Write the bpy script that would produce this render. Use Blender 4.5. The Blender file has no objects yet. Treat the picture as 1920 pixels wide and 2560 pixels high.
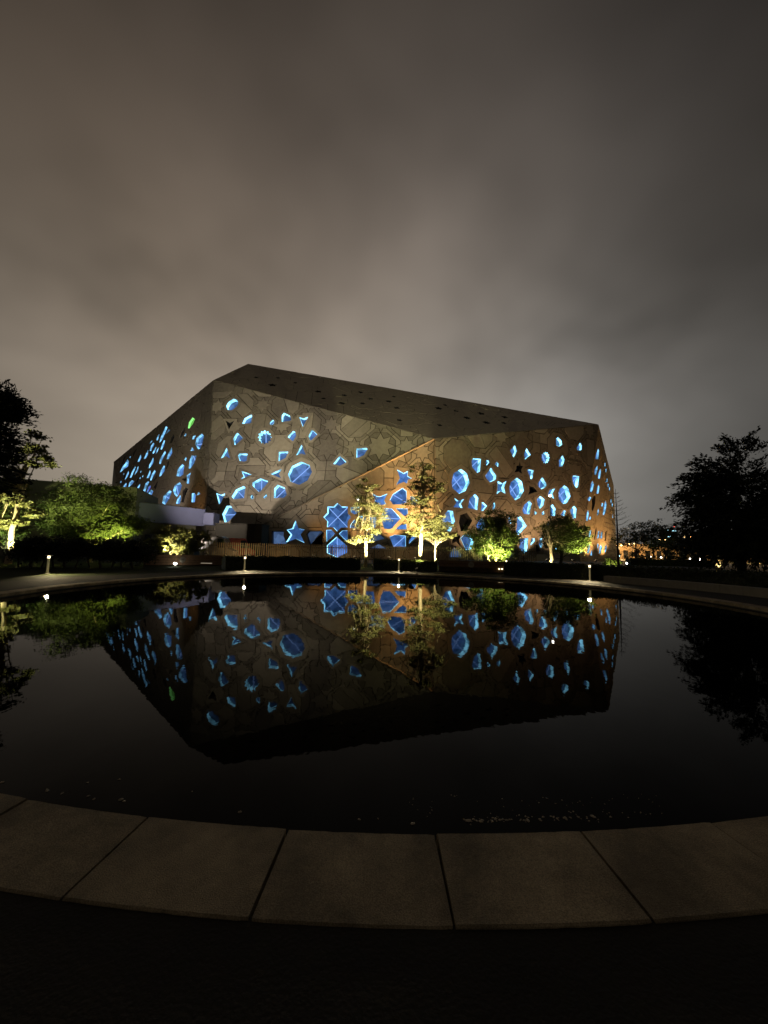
import bpy, bmesh, math, random
import numpy as np
from mathutils import Vector, Matrix
from mathutils.geometry import delaunay_2d_cdt

# ------------------------------------------------------------------ camera
SC = bpy.context.scene
COL = SC.collection
FPX = 960.0                      # focal length in pixels of the 1920 x 2560 frame
PITCH = math.atan(95.0 / FPX)
ROLL = math.radians(1.2)
EYE = Vector((0, 0, 1.6))
X0 = Vector((1, 0, 0)); F0 = Vector((0, math.cos(PITCH), math.sin(PITCH))); U0 = Vector((0, -math.sin(PITCH), math.cos(PITCH)))
CR = math.cos(ROLL); SR = math.sin(ROLL)
CX = CR * X0 + SR * U0; CU = -SR * X0 + CR * U0
cam_d = bpy.data.cameras.new('camera'); cam = bpy.data.objects.new('camera', cam_d); COL.objects.link(cam)
m = Matrix((CX, CU, -F0)).transposed().to_4x4(); m.translation = EYE; cam.matrix_world = m
cam_d.sensor_fit = 'VERTICAL'; cam_d.sensor_height = 36; cam_d.sensor_width = 27
cam_d.lens = 36 * FPX / 2560
cam_d.clip_start = 0.05; cam_d.clip_end = 3000
SC.camera = cam
# ------------------------------------------------------------------ world: overcast night sky lit by the city
W = bpy.data.worlds.new('World'); SC.world = W; W.use_nodes = True
nt = W.node_tree; N = nt.nodes; L = nt.links; N.clear()
def wn(t, **k):
    n = N.new(t)
    for a, b in k.items(): setattr(n, a, b)
    return n
wo = wn('ShaderNodeOutputWorld'); add = wn('ShaderNodeAddShader')
bg1 = wn('ShaderNodeBackground'); bg2 = wn('ShaderNodeBackground')
sky = wn('ShaderNodeTexSky', sky_type='NISHITA', sun_disc=False)
sky.sun_elevation = math.radians(-8); sky.sun_rotation = math.radians(180)
L.new(sky.outputs[0], bg1.inputs[0]); bg1.inputs[1].default_value = 0.05
tc = wn('ShaderNodeTexCoord')
sep = wn('ShaderNodeSeparateXYZ'); L.new(tc.outputs['Generated'], sep.inputs[0])
def wmath(op, a, b=None, c=None):
    n = wn('ShaderNodeMath', operation=op)
    for i, v in enumerate((a, b, c)):
        if v is None: continue
        if isinstance(v, (int, float)): n.inputs[i].default_value = v
        else: L.new(v, n.inputs[i])
    return n.outputs[0]
# elevation ramp of the glow on the cloud base
ramp = wn('ShaderNodeValToRGB'); L.new(sep.outputs[2], ramp.inputs[0])
cr = ramp.color_ramp; cr.interpolation = 'B_SPLINE'
cr.elements[0].position = 0.0; cr.elements[0].color = (.175, .165, .150, 1)
cr.elements[1].position = 1.0; cr.elements[1].color = (.030, .025, .021, 1)
for p, c in ((.14, (.185, .172, .152)), (.30, (.166, .152, .136)), (.45, (.124, .110, .095)), (.62, (.080, .068, .058)), (.80, (.045, .038, .033))):
    e = cr.elements.new(p); e.color = (*c, 1)
# brighter towards the lit district behind the hall
gd = Vector((math.sin(math.radians(-3)), math.cos(math.radians(-3)), .36)).normalized()
dot = wn('ShaderNodeVectorMath', operation='DOT_PRODUCT'); L.new(tc.outputs['Generated'], dot.inputs[0]); dot.inputs[1].default_value = gd
mr = wn('ShaderNodeMapRange', interpolation_type='SMOOTHERSTEP'); L.new(dot.outputs['Value'], mr.inputs[0])
mr.inputs[1].default_value = .45; mr.inputs[2].default_value = 1.0; mr.inputs[3].default_value = .33; mr.inputs[4].default_value = 2.2
# clouds: noise on the plane of the cloud base
zc = wmath('MAXIMUM', sep.outputs[2], 0.0); den = wmath('ADD', zc, 0.5)
cb = wn('ShaderNodeCombineXYZ'); L.new(wmath('DIVIDE', sep.outputs[0], den), cb.inputs[0]); L.new(wmath('DIVIDE', sep.outputs[1], den), cb.inputs[1])
nz = wn('ShaderNodeTexNoise'); L.new(cb.outputs[0], nz.inputs['Vector']); nz.inputs['Scale'].default_value = 2.1; nz.inputs['Detail'].default_value = 3; nz.inputs['Roughness'].default_value = .52; nz.inputs['Distortion'].default_value = .15
cm = wn('ShaderNodeMapRange'); L.new(nz.outputs[0], cm.inputs[0]); cm.inputs[1].default_value = .28; cm.inputs[2].default_value = .72; cm.inputs[3].default_value = .60; cm.inputs[4].default_value = 1.30
# thinner contrast near the horizon
cmix = wn('ShaderNodeMix', data_type='FLOAT'); L.new(wmath('MULTIPLY', zc, 2.2), cmix.inputs[0]); cmix.clamp_factor = True
cmix.inputs[2].default_value = 1.0; L.new(cm.outputs[0], cmix.inputs[3])
side = wn('ShaderNodeMapRange', interpolation_type='SMOOTHSTEP'); L.new(sep.outputs[0], side.inputs[0]); side.inputs[1].default_value = .05; side.inputs[2].default_value = .75; side.inputs[3].default_value = 1.0; side.inputs[4].default_value = .56
gd2 = Vector((math.sin(math.radians(6)), math.cos(math.radians(6)), .36)).normalized()
dot2 = wn('ShaderNodeVectorMath', operation='DOT_PRODUCT'); L.new(tc.outputs['Generated'], dot2.inputs[0]); dot2.inputs[1].default_value = gd2
m2_ = wn('ShaderNodeMapRange', interpolation_type='SMOOTHERSTEP'); L.new(dot2.outputs['Value'], m2_.inputs[0]); m2_.inputs[1].default_value = .84; m2_.inputs[2].default_value = 1.0; m2_.inputs[3].default_value = .95; m2_.inputs[4].default_value = 1.10
tot = wmath('MULTIPLY', wmath('MULTIPLY', cmix.outputs[0], mr.outputs[0]), wmath('MULTIPLY', side.outputs[0], m2_.outputs[0]))
warm = wn('ShaderNodeTexNoise'); L.new(cb.outputs[0], warm.inputs['Vector']); warm.inputs['Scale'].default_value = .55; warm.inputs['Detail'].default_value = 1.5
tint = wn('ShaderNodeMix', data_type='RGBA'); tx = wn('ShaderNodeMapRange'); L.new(wmath('ADD', sep.outputs[0], wmath('MULTIPLY', warm.outputs[0], .5)), tx.inputs[0]); tx.inputs[1].default_value = -.25; tx.inputs[2].default_value = .65; L.new(tx.outputs[0], tint.inputs[0]); tint.inputs[6].default_value = (1.06, .97, .86, 1); tint.inputs[7].default_value = (.97, 1.0, 1.03, 1)
mul = wn('ShaderNodeMix', data_type='RGBA', blend_type='MULTIPLY'); mul.inputs[0].default_value = 1; L.new(ramp.outputs[0], mul.inputs[6]); L.new(tint.outputs[2], mul.inputs[7])
L.new(mul.outputs[2], bg2.inputs[0]); L.new(tot, bg2.inputs[1])
L.new(bg1.outputs[0], add.inputs[0]); L.new(bg2.outputs[0], add.inputs[1]); L.new(add.outputs[0], wo.inputs[0])
# the sun is down: only a trace of diffuse light through the cloud
sd = bpy.data.lights.new('sun', 'SUN'); sd.energy = 0.03; sd.angle = math.radians(60); sd.color = (1, .85, .68)
so = bpy.data.objects.new('sun', sd); COL.objects.link(so); so.rotation_euler = (math.radians(35), 0, math.radians(-10))
SC.view_settings.view_transform = 'Standard'; SC.view_settings.look = 'None'; SC.view_settings.exposure = 0; SC.view_settings.gamma = 1
SC.view_settings.use_curve_mapping = False
cy = SC.cycles
cy.use_denoising = True; cy.max_bounces = 6; cy.diffuse_bounces = 2; cy.glossy_bounces = 4; cy.transmission_bounces = 4
cy.caustics_reflective = False; cy.caustics_refractive = False; cy.sample_clamp_indirect = 3
try: cy.denoising_input_passes = 'RGB_ALBEDO_NORMAL'
except Exception: pass

# ------------------------------------------------------------------ helpers
def ray(px, py):
    u = (px - 960) / FPX; v = (py - 1280) / FPX
    return F0 + u * CX - v * CU
def at(px, py, D):                # point on a pixel's ray at depth y = D
    d = ray(px, py); return EYE + d * (D / d.y)
def onplane(px, py, p, n):
    d = ray(px, py); return EYE + d * ((p - EYE).dot(n) / d.dot(n))
def ground(px, py, z=0.0):
    d = ray(px, py); return EYE + d * ((z - EYE.z) / d.z)
def xat(px, D): return at(px, 1375, D).x
def zat(py, px, D): return at(px, py, D).z

def mat(name, col, rough=.7, spec=.3, emit=None, es=0, metallic=0, noise=0, nscale=4, bump=0, bscale=30, rnd=0, sheen=0, ior=None):
    M = bpy.data.materials.new(name); M.use_nodes = True
    t = M.node_tree; b = t.nodes['Principled BSDF']
    b.inputs['Base Color'].default_value = (*col, 1); b.inputs['Roughness'].default_value = rough
    b.inputs['Specular IOR Level'].default_value = spec; b.inputs['Metallic'].default_value = metallic
    if ior: b.inputs['IOR'].default_value = ior
    if emit: b.inputs['Emission Color'].default_value = (*emit, 1); b.inputs['Emission Strength'].default_value = es
    src = None
    if noise or bump or rnd:
        c = t.nodes.new('ShaderNodeTexCoord'); g = t.nodes.new('ShaderNodeNewGeometry')
    if noise or rnd:
        f = t.nodes.new('ShaderNodeMath'); f.operation = 'ADD'; f.inputs[0].default_value = 0; f.inputs[1].default_value = 1
        if noise:
            n = t.nodes.new('ShaderNodeTexNoise'); n.inputs['Scale'].default_value = nscale; n.inputs['Detail'].default_value = 6; n.inputs['Roughness'].default_value = .6
            t.links.new(g.outputs['Position'], n.inputs['Vector'])
            mrn = t.nodes.new('ShaderNodeMapRange'); t.links.new(n.outputs[0], mrn.inputs[0]); mrn.inputs[1].default_value = .25; mrn.inputs[2].default_value = .75
            mrn.inputs[3].default_value = -noise; mrn.inputs[4].default_value = noise
            t.links.new(mrn.outputs[0], f.inputs[0])
        if rnd:
            oi = t.nodes.new('ShaderNodeObjectInfo'); m2 = t.nodes.new('ShaderNodeMapRange'); t.links.new(oi.outputs['Random'], m2.inputs[0])
            m2.inputs[3].default_value = 1 - rnd; m2.inputs[4].default_value = 1 + rnd; t.links.new(m2.outputs[0], f.inputs[1])
        mx = t.nodes.new('ShaderNodeVectorMath'); mx.operation = 'SCALE'; mx.inputs[0].default_value = col; t.links.new(f.outputs[0], mx.inputs['Scale'])
        t.links.new(mx.outputs[0], b.inputs['Base Color'])
    if bump:
        n = t.nodes.new('ShaderNodeTexNoise'); n.inputs['Scale'].default_value = bscale; n.inputs['Detail'].default_value = 5
        t.links.new(g.outputs['Position'], n.inputs['Vector'])
        bp = t.nodes.new('ShaderNodeBump'); bp.inputs['Strength'].default_value = bump; bp.inputs['Distance'].default_value = .03
        t.links.new(n.outputs[0], bp.inputs['Height']); t.links.new(bp.outputs[0], b.inputs['Normal'])
    return M

def tag(o, label=None, cat=None, group=None, kind=None):
    if label: o['label'] = label
    if cat: o['category'] = cat
    if group: o['group'] = group
    if kind: o['kind'] = kind
    return o
def setpar(o, p, keep=False):
    if p is not None:
        o.parent = p
        if keep: o.matrix_parent_inverse = Matrix.Translation(-p.location)
    return o
def mesh_obj(name, V, Fc, mats, parent=None, keep=False, midx=None, smooth=False):
    me = bpy.data.meshes.new(name); me.from_pydata([tuple(v) for v in V], [], Fc); 
    for q in (mats if isinstance(mats, (list, tuple)) else [mats]): me.materials.append(q)
    if midx is not None: me.polygons.foreach_set('material_index', midx)
    if smooth: me.polygons.foreach_set('use_smooth', [True] * len(me.polygons))
    me.update()
    o = bpy.data.objects.new(name, me); COL.objects.link(o); setpar(o, parent, keep); return o
def bm_obj(name, bm, mats, parent=None, keep=False, smooth=False):
    me = bpy.data.meshes.new(name); bm.to_mesh(me); bm.free()
    for q in (mats if isinstance(mats, (list, tuple)) else [mats]): me.materials.append(q)
    if smooth: me.polygons.foreach_set('use_smooth', [True] * len(me.polygons))
    o = bpy.data.objects.new(name, me); COL.objects.link(o); setpar(o, parent, keep); return o
def empty(name, loc, label, cat, group=None, rz=0):
    o = bpy.data.objects.new(name, None); COL.objects.link(o); o.location = loc; o.rotation_euler = (0, 0, rz); o.empty_display_size = .2
    return tag(o, label, cat, group)
def add_box(bm, c, s, rz=0, bev=0):
    r = bmesh.ops.create_cube(bm, size=1); vs = r['verts']
    bmesh.ops.scale(bm, vec=s, verts=vs)
    if bev:
        es = list({e for v in vs for e in v.link_edges})
        rr = bmesh.ops.bevel(bm, geom=es, offset=bev, segments=2, affect='EDGES', profile=.6); vs = list({v for f in rr['faces'] for v in f.verts} | {v for v in vs if v.is_valid})
    if rz: bmesh.ops.rotate(bm, cent=(0, 0, 0), matrix=Matrix.Rotation(rz, 3, 'Z'), verts=vs)
    bmesh.ops.translate(bm, vec=c, verts=vs)
def add_lathe(bm, prof, c=(0, 0, 0), seg=20):
    rings = []
    for r, z in prof:
        rings.append([bm.verts.new((c[0] + r * math.cos(2 * math.pi * k / seg), c[1] + r * math.sin(2 * math.pi * k / seg), c[2] + z)) for k in range(seg)])
    for a, b in zip(rings, rings[1:]):
        for k in range(seg): bm.faces.new((a[k], a[(k + 1) % seg], b[(k + 1) % seg], b[k]))
    bm.faces.new(rings[0][::-1]); bm.faces.new(rings[-1])
def tube(V, Fc, pts, rads, seg=7):
    base = len(V)
    n = len(pts)
    for i, (p, r) in enumerate(zip(pts, rads)):
        d = (pts[min(i + 1, n - 1)] - pts[max(i - 1, 0)]).normalized()
        a = d.orthogonal().normalized() if abs(d.z) < .9 else Vector((1, 0, 0)).cross(d).normalized(); b = d.cross(a)
        for k in range(seg):
            t = 2 * math.pi * k / seg; V.append(p + (a * math.cos(t) + b * math.sin(t)) * r)
    for i in range(n - 1):
        for k in range(seg):
            Fc.append((base + i * seg + k, base + i * seg + (k + 1) % seg, base + (i + 1) * seg + (k + 1) % seg, base + (i + 1) * seg + k))
    Fc.append(tuple(base + (n - 1) * seg + k for k in range(seg)))
def spot(name, loc, target, power, color, size_deg, blend=.5, radius=.1, parent=None):
    ld = bpy.data.lights.new(name, 'SPOT'); ld.energy = power; ld.color = color; ld.spot_size = math.radians(size_deg); ld.spot_blend = blend; ld.shadow_soft_size = radius
    o = bpy.data.objects.new(name, ld); COL.objects.link(o); o.location = loc
    o.rotation_euler = (Vector(target) - Vector(loc)).to_track_quat('-Z', 'Y').to_euler()
    if parent is not None: o.parent = parent; o.matrix_parent_inverse = Matrix.Translation(-parent.location)
    return o
def point(name, loc, power, color, radius=.06, parent=None):
    ld = bpy.data.lights.new(name, 'POINT'); ld.energy = power; ld.color = color; ld.shadow_soft_size = radius
    o = bpy.data.objects.new(name, ld); COL.objects.link(o); o.location = loc
    if parent is not None: o.parent = parent; o.matrix_parent_inverse = Matrix.Translation(-parent.location)
    return o

# ------------------------------------------------------------------ materials
M = {}
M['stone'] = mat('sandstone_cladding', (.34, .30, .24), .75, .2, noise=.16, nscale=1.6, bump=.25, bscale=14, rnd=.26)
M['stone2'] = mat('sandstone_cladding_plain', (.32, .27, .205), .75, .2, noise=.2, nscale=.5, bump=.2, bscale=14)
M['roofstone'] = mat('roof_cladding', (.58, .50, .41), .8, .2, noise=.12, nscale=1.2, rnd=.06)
M['joint'] = mat('joint_shadow', (.08, .068, .052), .9, .1)
M['pane_dark'] = mat('unlit_glass', (.012, .014, .018), .12, .5)
M['lining_dark'] = mat('unlit_reveal', (.05, .05, .055), .6, .3)
M['coping'] = mat('coping_stone', (.30, .238, .148), .75, .25, noise=.34, nscale=3.2, bump=.4, bscale=150, rnd=.17)
M['path'] = mat('dark_path_paving', (.024, .021, .016), .85, .2, noise=.25, nscale=3, bump=.4, bscale=60)
M['lawn'] = mat('lawn_grass', (.022, .03, .009), .9, .1, noise=.4, nscale=1.5, bump=.6, bscale=25)
M['plaza'] = mat('plaza_paving', (.10, .092, .08), .8, .2, noise=.2, nscale=2)
M['poolwall'] = mat('pool_wall', (.02, .02, .02), .6, .3)
M['concrete'] = mat('seat_wall_concrete', (.22, .20, .17), .8, .2, noise=.15, nscale=3, bump=.2, bscale=40)
M['wallwhite'] = mat('grey_render_wall', (.14, .15, .25), .85, .2, noise=.06, nscale=1)  # blue cast of the window light is put into this colour
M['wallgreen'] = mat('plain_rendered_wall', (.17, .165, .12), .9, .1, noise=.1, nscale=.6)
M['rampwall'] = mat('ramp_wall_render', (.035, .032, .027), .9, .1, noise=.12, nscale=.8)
M['timber'] = mat('timber_planks', (.16, .095, .05), .7, .25, noise=.3, nscale=6, rnd=.15)
M['slat'] = mat('timber_slats', (.24, .175, .10), .7, .25, noise=.15, nscale=5, rnd=.14)
M['darkmetal'] = mat('dark_metal', (.03, .03, .03), .45, .5, metallic=.6)
M['palemetal'] = mat('pale_painted_metal', (.45, .43, .38), .5, .4)
M['bark'] = mat('pale_bark', (.34, .27, .17), .9, .1, noise=.25, nscale=9, bump=.5, bscale=25)
M['barkdark'] = mat('dark_bark', (.06, .05, .04), .9, .1, noise=.25, nscale=9)
def leafmat(name, col, tr=.35):
    Q = mat(name, col, .55, .25, noise=.45, nscale=2.2, rnd=0)
    t = Q.node_tree; b = t.nodes['Principled BSDF']; o = t.nodes['Material Output']
    tl = t.nodes.new('ShaderNodeBsdfTranslucent'); mx = t.nodes.new('ShaderNodeMixShader'); mx.inputs[0].default_value = tr
    src = b.inputs['Base Color'].links[0].from_socket
    t.links.new(src, tl.inputs[0]); t.links.new(b.outputs[0], mx.inputs[1]); t.links.new(tl.outputs[0], mx.inputs[2]); t.links.new(mx.outputs[0], o.inputs[0])
    return Q
M['leaf'] = leafmat('leaf_mid_green', (.105, .125, .035))
M['leafyellow'] = leafmat('leaf_yellow_green', (.155, .15, .055), .5)
M['leafbright'] = leafmat('leaf_bright_green', (.095, .12, .03), .45)
M['leafdark'] = leafmat('leaf_dark_green', (.035, .045, .018), .15)
M['leafblack'] = leafmat('leaf_deep_green', (.02, .026, .012), .1)
M['whitepaint'] = mat('white_vehicle_paint', (.15, .14, .13), .35, .5)
M['redpaint'] = mat('red_vehicle_paint', (.35, .03, .025), .3, .5)
M['tyre'] = mat('tyre_rubber', (.02, .02, .02), .8, .2)
M['glassdark'] = mat('dark_window_glass', (.02, .022, .025), .08, .5)
M['plaque'] = mat('plaque_grey', (.30, .27, .20), .6, .3)
M['plaque_mark'] = mat('plaque_mark', (.12, .10, .07), .6, .3)
M['pebble'] = mat('pale_pebble', (.42, .36, .27), .7, .3, noise=.25, nscale=20, rnd=.2)
def emis(name, col, s): return mat(name, (0.02, .02, .02), .5, .2, emit=col, es=s)
M['lamp_warm'] = emis('lamp_glow_warm', (1, .80, .45), 4)
M['post_glow'] = mat('bollard_post_glow', (.5, .47, .35), .5, .3, emit=(1, .80, .36), es=.07)  # faint emission stands in for lamp light falling on the post
M['lamp_white'] = emis('lamp_glow_white', (1, .95, .85), 22)
M['lamp_amber'] = emis('lamp_glow_amber', (1, .62, .22), 14)
M['lamp_cool'] = emis('lamp_glow_cool', (.45, .85, 1), 4)
M['lamp_red'] = emis('lamp_glow_red', (1, .12, .08), 2)
# lit windows
M['rim'] = emis('led_profile_blue', (.16, .36, .95), .95)
M['rim_green'] = emis('led_profile_green', (.22, .8, .12), .9)
M['mullion'] = emis('glazing_bar_glow', (.25, .45, 1.0), .95)  # bars emit, in place of blue light falling on them
def paneglass(name, c1, c2, st):
    Q = mat(name, (.02, .03, .05), .15, .5)
    t = Q.node_tree; b = t.nodes['Principled BSDF']
    g = t.nodes.new('ShaderNodeNewGeometry'); v = t.nodes.new('ShaderNodeTexVoronoi'); v.inputs['Scale'].default_value = .8
    n = t.nodes.new('ShaderNodeTexNoise'); n.inputs['Scale'].default_value = .8; n.inputs['Detail'].default_value = 3
    oi = t.nodes.new('ShaderNodeObjectInfo')
    t.links.new(g.outputs['Position'], v.inputs['Vector']); t.links.new(g.outputs['Position'], n.inputs['Vector'])
    a = t.nodes.new('ShaderNodeMath'); a.operation = 'MULTIPLY_ADD'; s2 = t.nodes.new('ShaderNodeSeparateColor'); t.links.new(v.outputs['Color'], s2.inputs[0])
    t.links.new(s2.outputs[0], a.inputs[0]); a.inputs[1].default_value = .45; t.links.new(n.outputs[0], a.inputs[2])
    r = t.nodes.new('ShaderNodeMapRange'); t.links.new(a.outputs[0], r.inputs[0]); r.inputs[1].default_value = .38; r.inputs[2].default_value = .98
    mx = t.nodes.new('ShaderNodeMix'); mx.data_type = 'RGBA'; t.links.new(r.outputs[0], mx.inputs[0]); mx.inputs[6].default_value = (*c1, 1); mx.inputs[7].default_value = (*c2, 1)
    t.links.new(mx.outputs[2], b.inputs['Emission Color'])
    st2 = t.nodes.new('ShaderNodeMapRange'); t.links.new(oi.outputs['Random'], st2.inputs[0]); st2.inputs[3].default_value = st * .5; st2.inputs[4].default_value = st * 1.3
    t.links.new(st2.outputs[0], b.inputs['Emission Strength'])
    return Q
M['pane'] = paneglass('lit_glass_blue', (.008, .03, .105), (.075, .19, .54), 1.15)
M['pane_pale'] = paneglass('lit_glass_pale', (.026, .06, .16), (.09, .19, .49), 1.0)
M['pane_dim'] = paneglass('lit_glass_dim', (.022, .042, .095), (.07, .13, .27), 1.1)
M['pane_green'] = paneglass('lit_glass_green', (.06, .25, .03), (.2, .6, .1), 1.0)
M['pane_violet'] = paneglass('lit_glass_violet', (.05, .02, .3), (.15, .06, .7), 1.0)
M['lining'] = emis('reveal_self_glow', (.25, .70, 1.0), 1.9)  # reveal walls emit on their own, in place of led wash
def uneven(Q, lo, hi):                 # noise varies the glow painted on the reveals, and the led profiles
    t = Q.node_tree; b = t.nodes['Principled BSDF']; g = t.nodes.new('ShaderNodeNewGeometry'); n = t.nodes.new('ShaderNodeTexNoise'); n.inputs['Scale'].default_value = .7; n.inputs['Detail'].default_value = 2
    t.links.new(g.outputs['Position'], n.inputs['Vector']); r = t.nodes.new('ShaderNodeMapRange'); t.links.new(n.outputs[0], r.inputs[0]); r.inputs[1].default_value = .33; r.inputs[2].default_value = .67; r.inputs[3].default_value = lo; r.inputs[4].default_value = hi
    t.links.new(r.outputs[0], b.inputs['Emission Strength'])
uneven(M['lining'], .5, 3.6); uneven(M['rim'], .12, .75)
M['lining_soft'] = emis('reveal_self_glow_soft', (.22, .60, 1.0), 1.0); uneven(M['lining_soft'], .25, 1.9)
M['lining_green'] = emis('reveal_self_glow_green', (.3, 1.0, .25), 1.2)

def add_stains(Q):                     # water marks, grit and a damp band towards the pool
    t = Q.node_tree; b = t.nodes['Principled BSDF']; g = t.nodes.new('ShaderNodeNewGeometry'); src = b.inputs['Base Color'].links[0].from_socket
    n = t.nodes.new('ShaderNodeTexNoise'); n.inputs['Scale'].default_value = 1.7; n.inputs['Detail'].default_value = 8; n.inputs['Roughness'].default_value = .65; t.links.new(g.outputs['Position'], n.inputs['Vector'])
    r = t.nodes.new('ShaderNodeMapRange'); t.links.new(n.outputs[0], r.inputs[0]); r.inputs[1].default_value = .38; r.inputs[2].default_value = .60; r.inputs[3].default_value = .55; r.inputs[4].default_value = 1.12
    f = t.nodes.new('ShaderNodeTexNoise'); f.inputs['Scale'].default_value = 170; f.inputs['Detail'].default_value = 2; t.links.new(g.outputs['Position'], f.inputs['Vector'])
    r2 = t.nodes.new('ShaderNodeMapRange'); t.links.new(f.outputs[0], r2.inputs[0]); r2.inputs[1].default_value = .3; r2.inputs[2].default_value = .7; r2.inputs[3].default_value = .6; r2.inputs[4].default_value = 1.4
    v = t.nodes.new('ShaderNodeTexVoronoi'); v.inputs['Scale'].default_value = 2.6; t.links.new(g.outputs['Position'], v.inputs['Vector'])
    r3 = t.nodes.new('ShaderNodeMapRange'); t.links.new(v.outputs['Distance'], r3.inputs[0]); r3.inputs[1].default_value = .02; r3.inputs[2].default_value = .05; r3.inputs[3].default_value = .45; r3.inputs[4].default_value = 1
    m1 = t.nodes.new('ShaderNodeMath'); m1.operation = 'MULTIPLY'; t.links.new(r.outputs[0], m1.inputs[0]); t.links.new(r2.outputs[0], m1.inputs[1])
    m2 = t.nodes.new('ShaderNodeMath'); m2.operation = 'MULTIPLY'; t.links.new(m1.outputs[0], m2.inputs[0]); t.links.new(r3.outputs[0], m2.inputs[1])
    sc_ = t.nodes.new('ShaderNodeVectorMath'); sc_.operation = 'SCALE'; t.links.new(src, sc_.inputs[0]); t.links.new(m2.outputs[0], sc_.inputs['Scale']); t.links.new(sc_.outputs[0], b.inputs['Base Color'])
add_stains(M['coping'])
# ------------------------------------------------------------------ ground, pool
PC = Vector((.14, 14.5, 0)); PR = 12.16; CW = .53
WZ = -.13
def ring(name, r0, r1, z, a0=0, a1=360, n=180, m_=None, parent=None, drop=0):
    V = []; Fc = []
    full = abs(a1 - a0 - 360) < 1e-6
    k = n if full else n + 1
    for r in (r0, r1):
        for i in range(k):
            t = math.radians(a0 + (a1 - a0) * i / n); V.append((PC.x + r * math.cos(t), PC.y + r * math.sin(t), z))
    for i in range(n):
        j = (i + 1) % k; Fc.append((i, i + k, j + k, j))
    return mesh_obj(name, V, Fc, m_, parent)
# lawn sheet with a round opening, out to the horizon
V = []; Fc = []; n = 180
for r in (PR + CW - .02, 60, 1500):
    for i in range(n):
        t = 2 * math.pi * i / n; V.append((PC.x + r * math.cos(t), PC.y + r * math.sin(t), -.03))
for k in (0, 1):
    for i in range(n):
        j = (i + 1) % n; Fc.append((k * n + i, (k + 1) * n + i, (k + 1) * n + j, k * n + j))
tag(mesh_obj('ground', V, Fc, M['lawn']), kind='structure')
tag(ring('path', PR + CW - .02, PR + 3.55, -.012, m_=M['path']), kind='structure')
# plaza in front of the hall
bm = bmesh.new(); add_box(bm, (5, 95, -.02), (190, 100, .02)); tag(bm_obj('plaza_paving', bm, M['plaza']), kind='structure')
# water
Wm = bpy.data.materials.new('pool_water'); Wm.use_nodes = True
t = Wm.node_tree; b = t.nodes['Principled BSDF']; b.inputs['Base Color'].default_value = (.0015, .0017, .0016, 1); b.inputs['Roughness'].default_value = .015; b.inputs['IOR'].default_value = 1.085
g = t.nodes.new('ShaderNodeNewGeometry'); mp = t.nodes.new('ShaderNodeMapping'); t.links.new(g.outputs['Position'], mp.inputs[0]); mp.inputs['Scale'].default_value = (1.6, .8, 1)
n1 = t.nodes.new('ShaderNodeTexNoise'); n1.inputs['Scale'].default_value = 2.2; n1.inputs['Detail'].default_value = 3; t.links.new(mp.outputs[0], n1.inputs['Vector'])
bp = t.nodes.new('ShaderNodeBump'); bp.inputs['Strength'].default_value = .055; bp.inputs['Distance'].default_value = .02
t.links.new(n1.outputs[0], bp.inputs['Height']); t.links.new(bp.outputs[0], b.inputs['Normal'])
V = [(PC.x + (PR + .02) * math.cos(2 * math.pi * i / 180), PC.y + (PR + .02) * math.sin(2 * math.pi * i / 180), WZ) for i in range(180)]
tag(mesh_obj('water', V, [tuple(range(180))], Wm), kind='structure')
# coping ring of separate slabs round the pool
cop = empty('pool_coping', (PC.x, PC.y, 0), 'ring of pale stone coping slabs round the circular pool', 'pool coping'); cop['kind'] = 'structure'
jp = ground(1088, 2080); ja = math.atan2(jp.y - PC.y, jp.x - PC.x)
jp2 = ground(718, 2071); da = abs(math.atan2(jp2.y - PC.y, jp2.x - PC.x) - ja); NS = round(2 * math.pi / da); da = 2 * math.pi / NS
seg = 16; gap = .0045; r0, r1 = PR - .02, PR + CW; rng = random.Random(4)
def slab_mesh():
    V = []; Fc = []; k = seg + 1
    rad = [r0, r0 + .008, r1 - .008, r1]; zt = [-.008, 0, 0, -.008]
    for q in range(4):
        for i in range(k):
            j = rng.gauss(0, .0009) - (.006 * rng.random() if rng.random() < .05 else 0)
            r = rad[q] + (abs(j) if q < 2 else -abs(j)); a = gap / r + (da - 2 * gap / r) * i / seg
            if i in (0, seg): a += (rng.random() * .0005) * (1 if i == 0 else -1)
            V.append((r * math.cos(a), r * math.sin(a), zt[q] - (.002 if i in (0, seg) else 0) + (rng.gauss(0, .0006) if q in (1, 2) else 0)))
    for q in (0, 3):
        for i in range(k): x_, y_, z_ = V[q * k + i]; V.append((x_, y_, -.09))
    for q in range(3):
        for i in range(seg): Fc.append((q * k + i, (q + 1) * k + i, (q + 1) * k + i + 1, q * k + i + 1))
    for i in range(seg): Fc += [(4 * k + i, i, i + 1, 4 * k + i + 1), (3 * k + i, 5 * k + i, 5 * k + i + 1, 3 * k + i + 1)]
    for i in (0, seg): Fc.append((4 * k + i, 5 * k + i, 3 * k + i, 2 * k + i, k + i, i) if i else (i, k + i, 2 * k + i, 3 * k + i, 5 * k + i, 4 * k + i))
    return V, Fc
protos = []
for i in range(NS):
    if i < 6: o = mesh_obj('coping_slab', *slab_mesh(), M['coping'], cop); protos.append(o)
    else: o = protos[rng.randrange(6)].copy(); COL.objects.link(o)
    o.location = (0, 0, rng.uniform(-.004, .004)); o.rotation_euler = (rng.uniform(-.0001, .0001), 0, ja + i * da)
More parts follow.
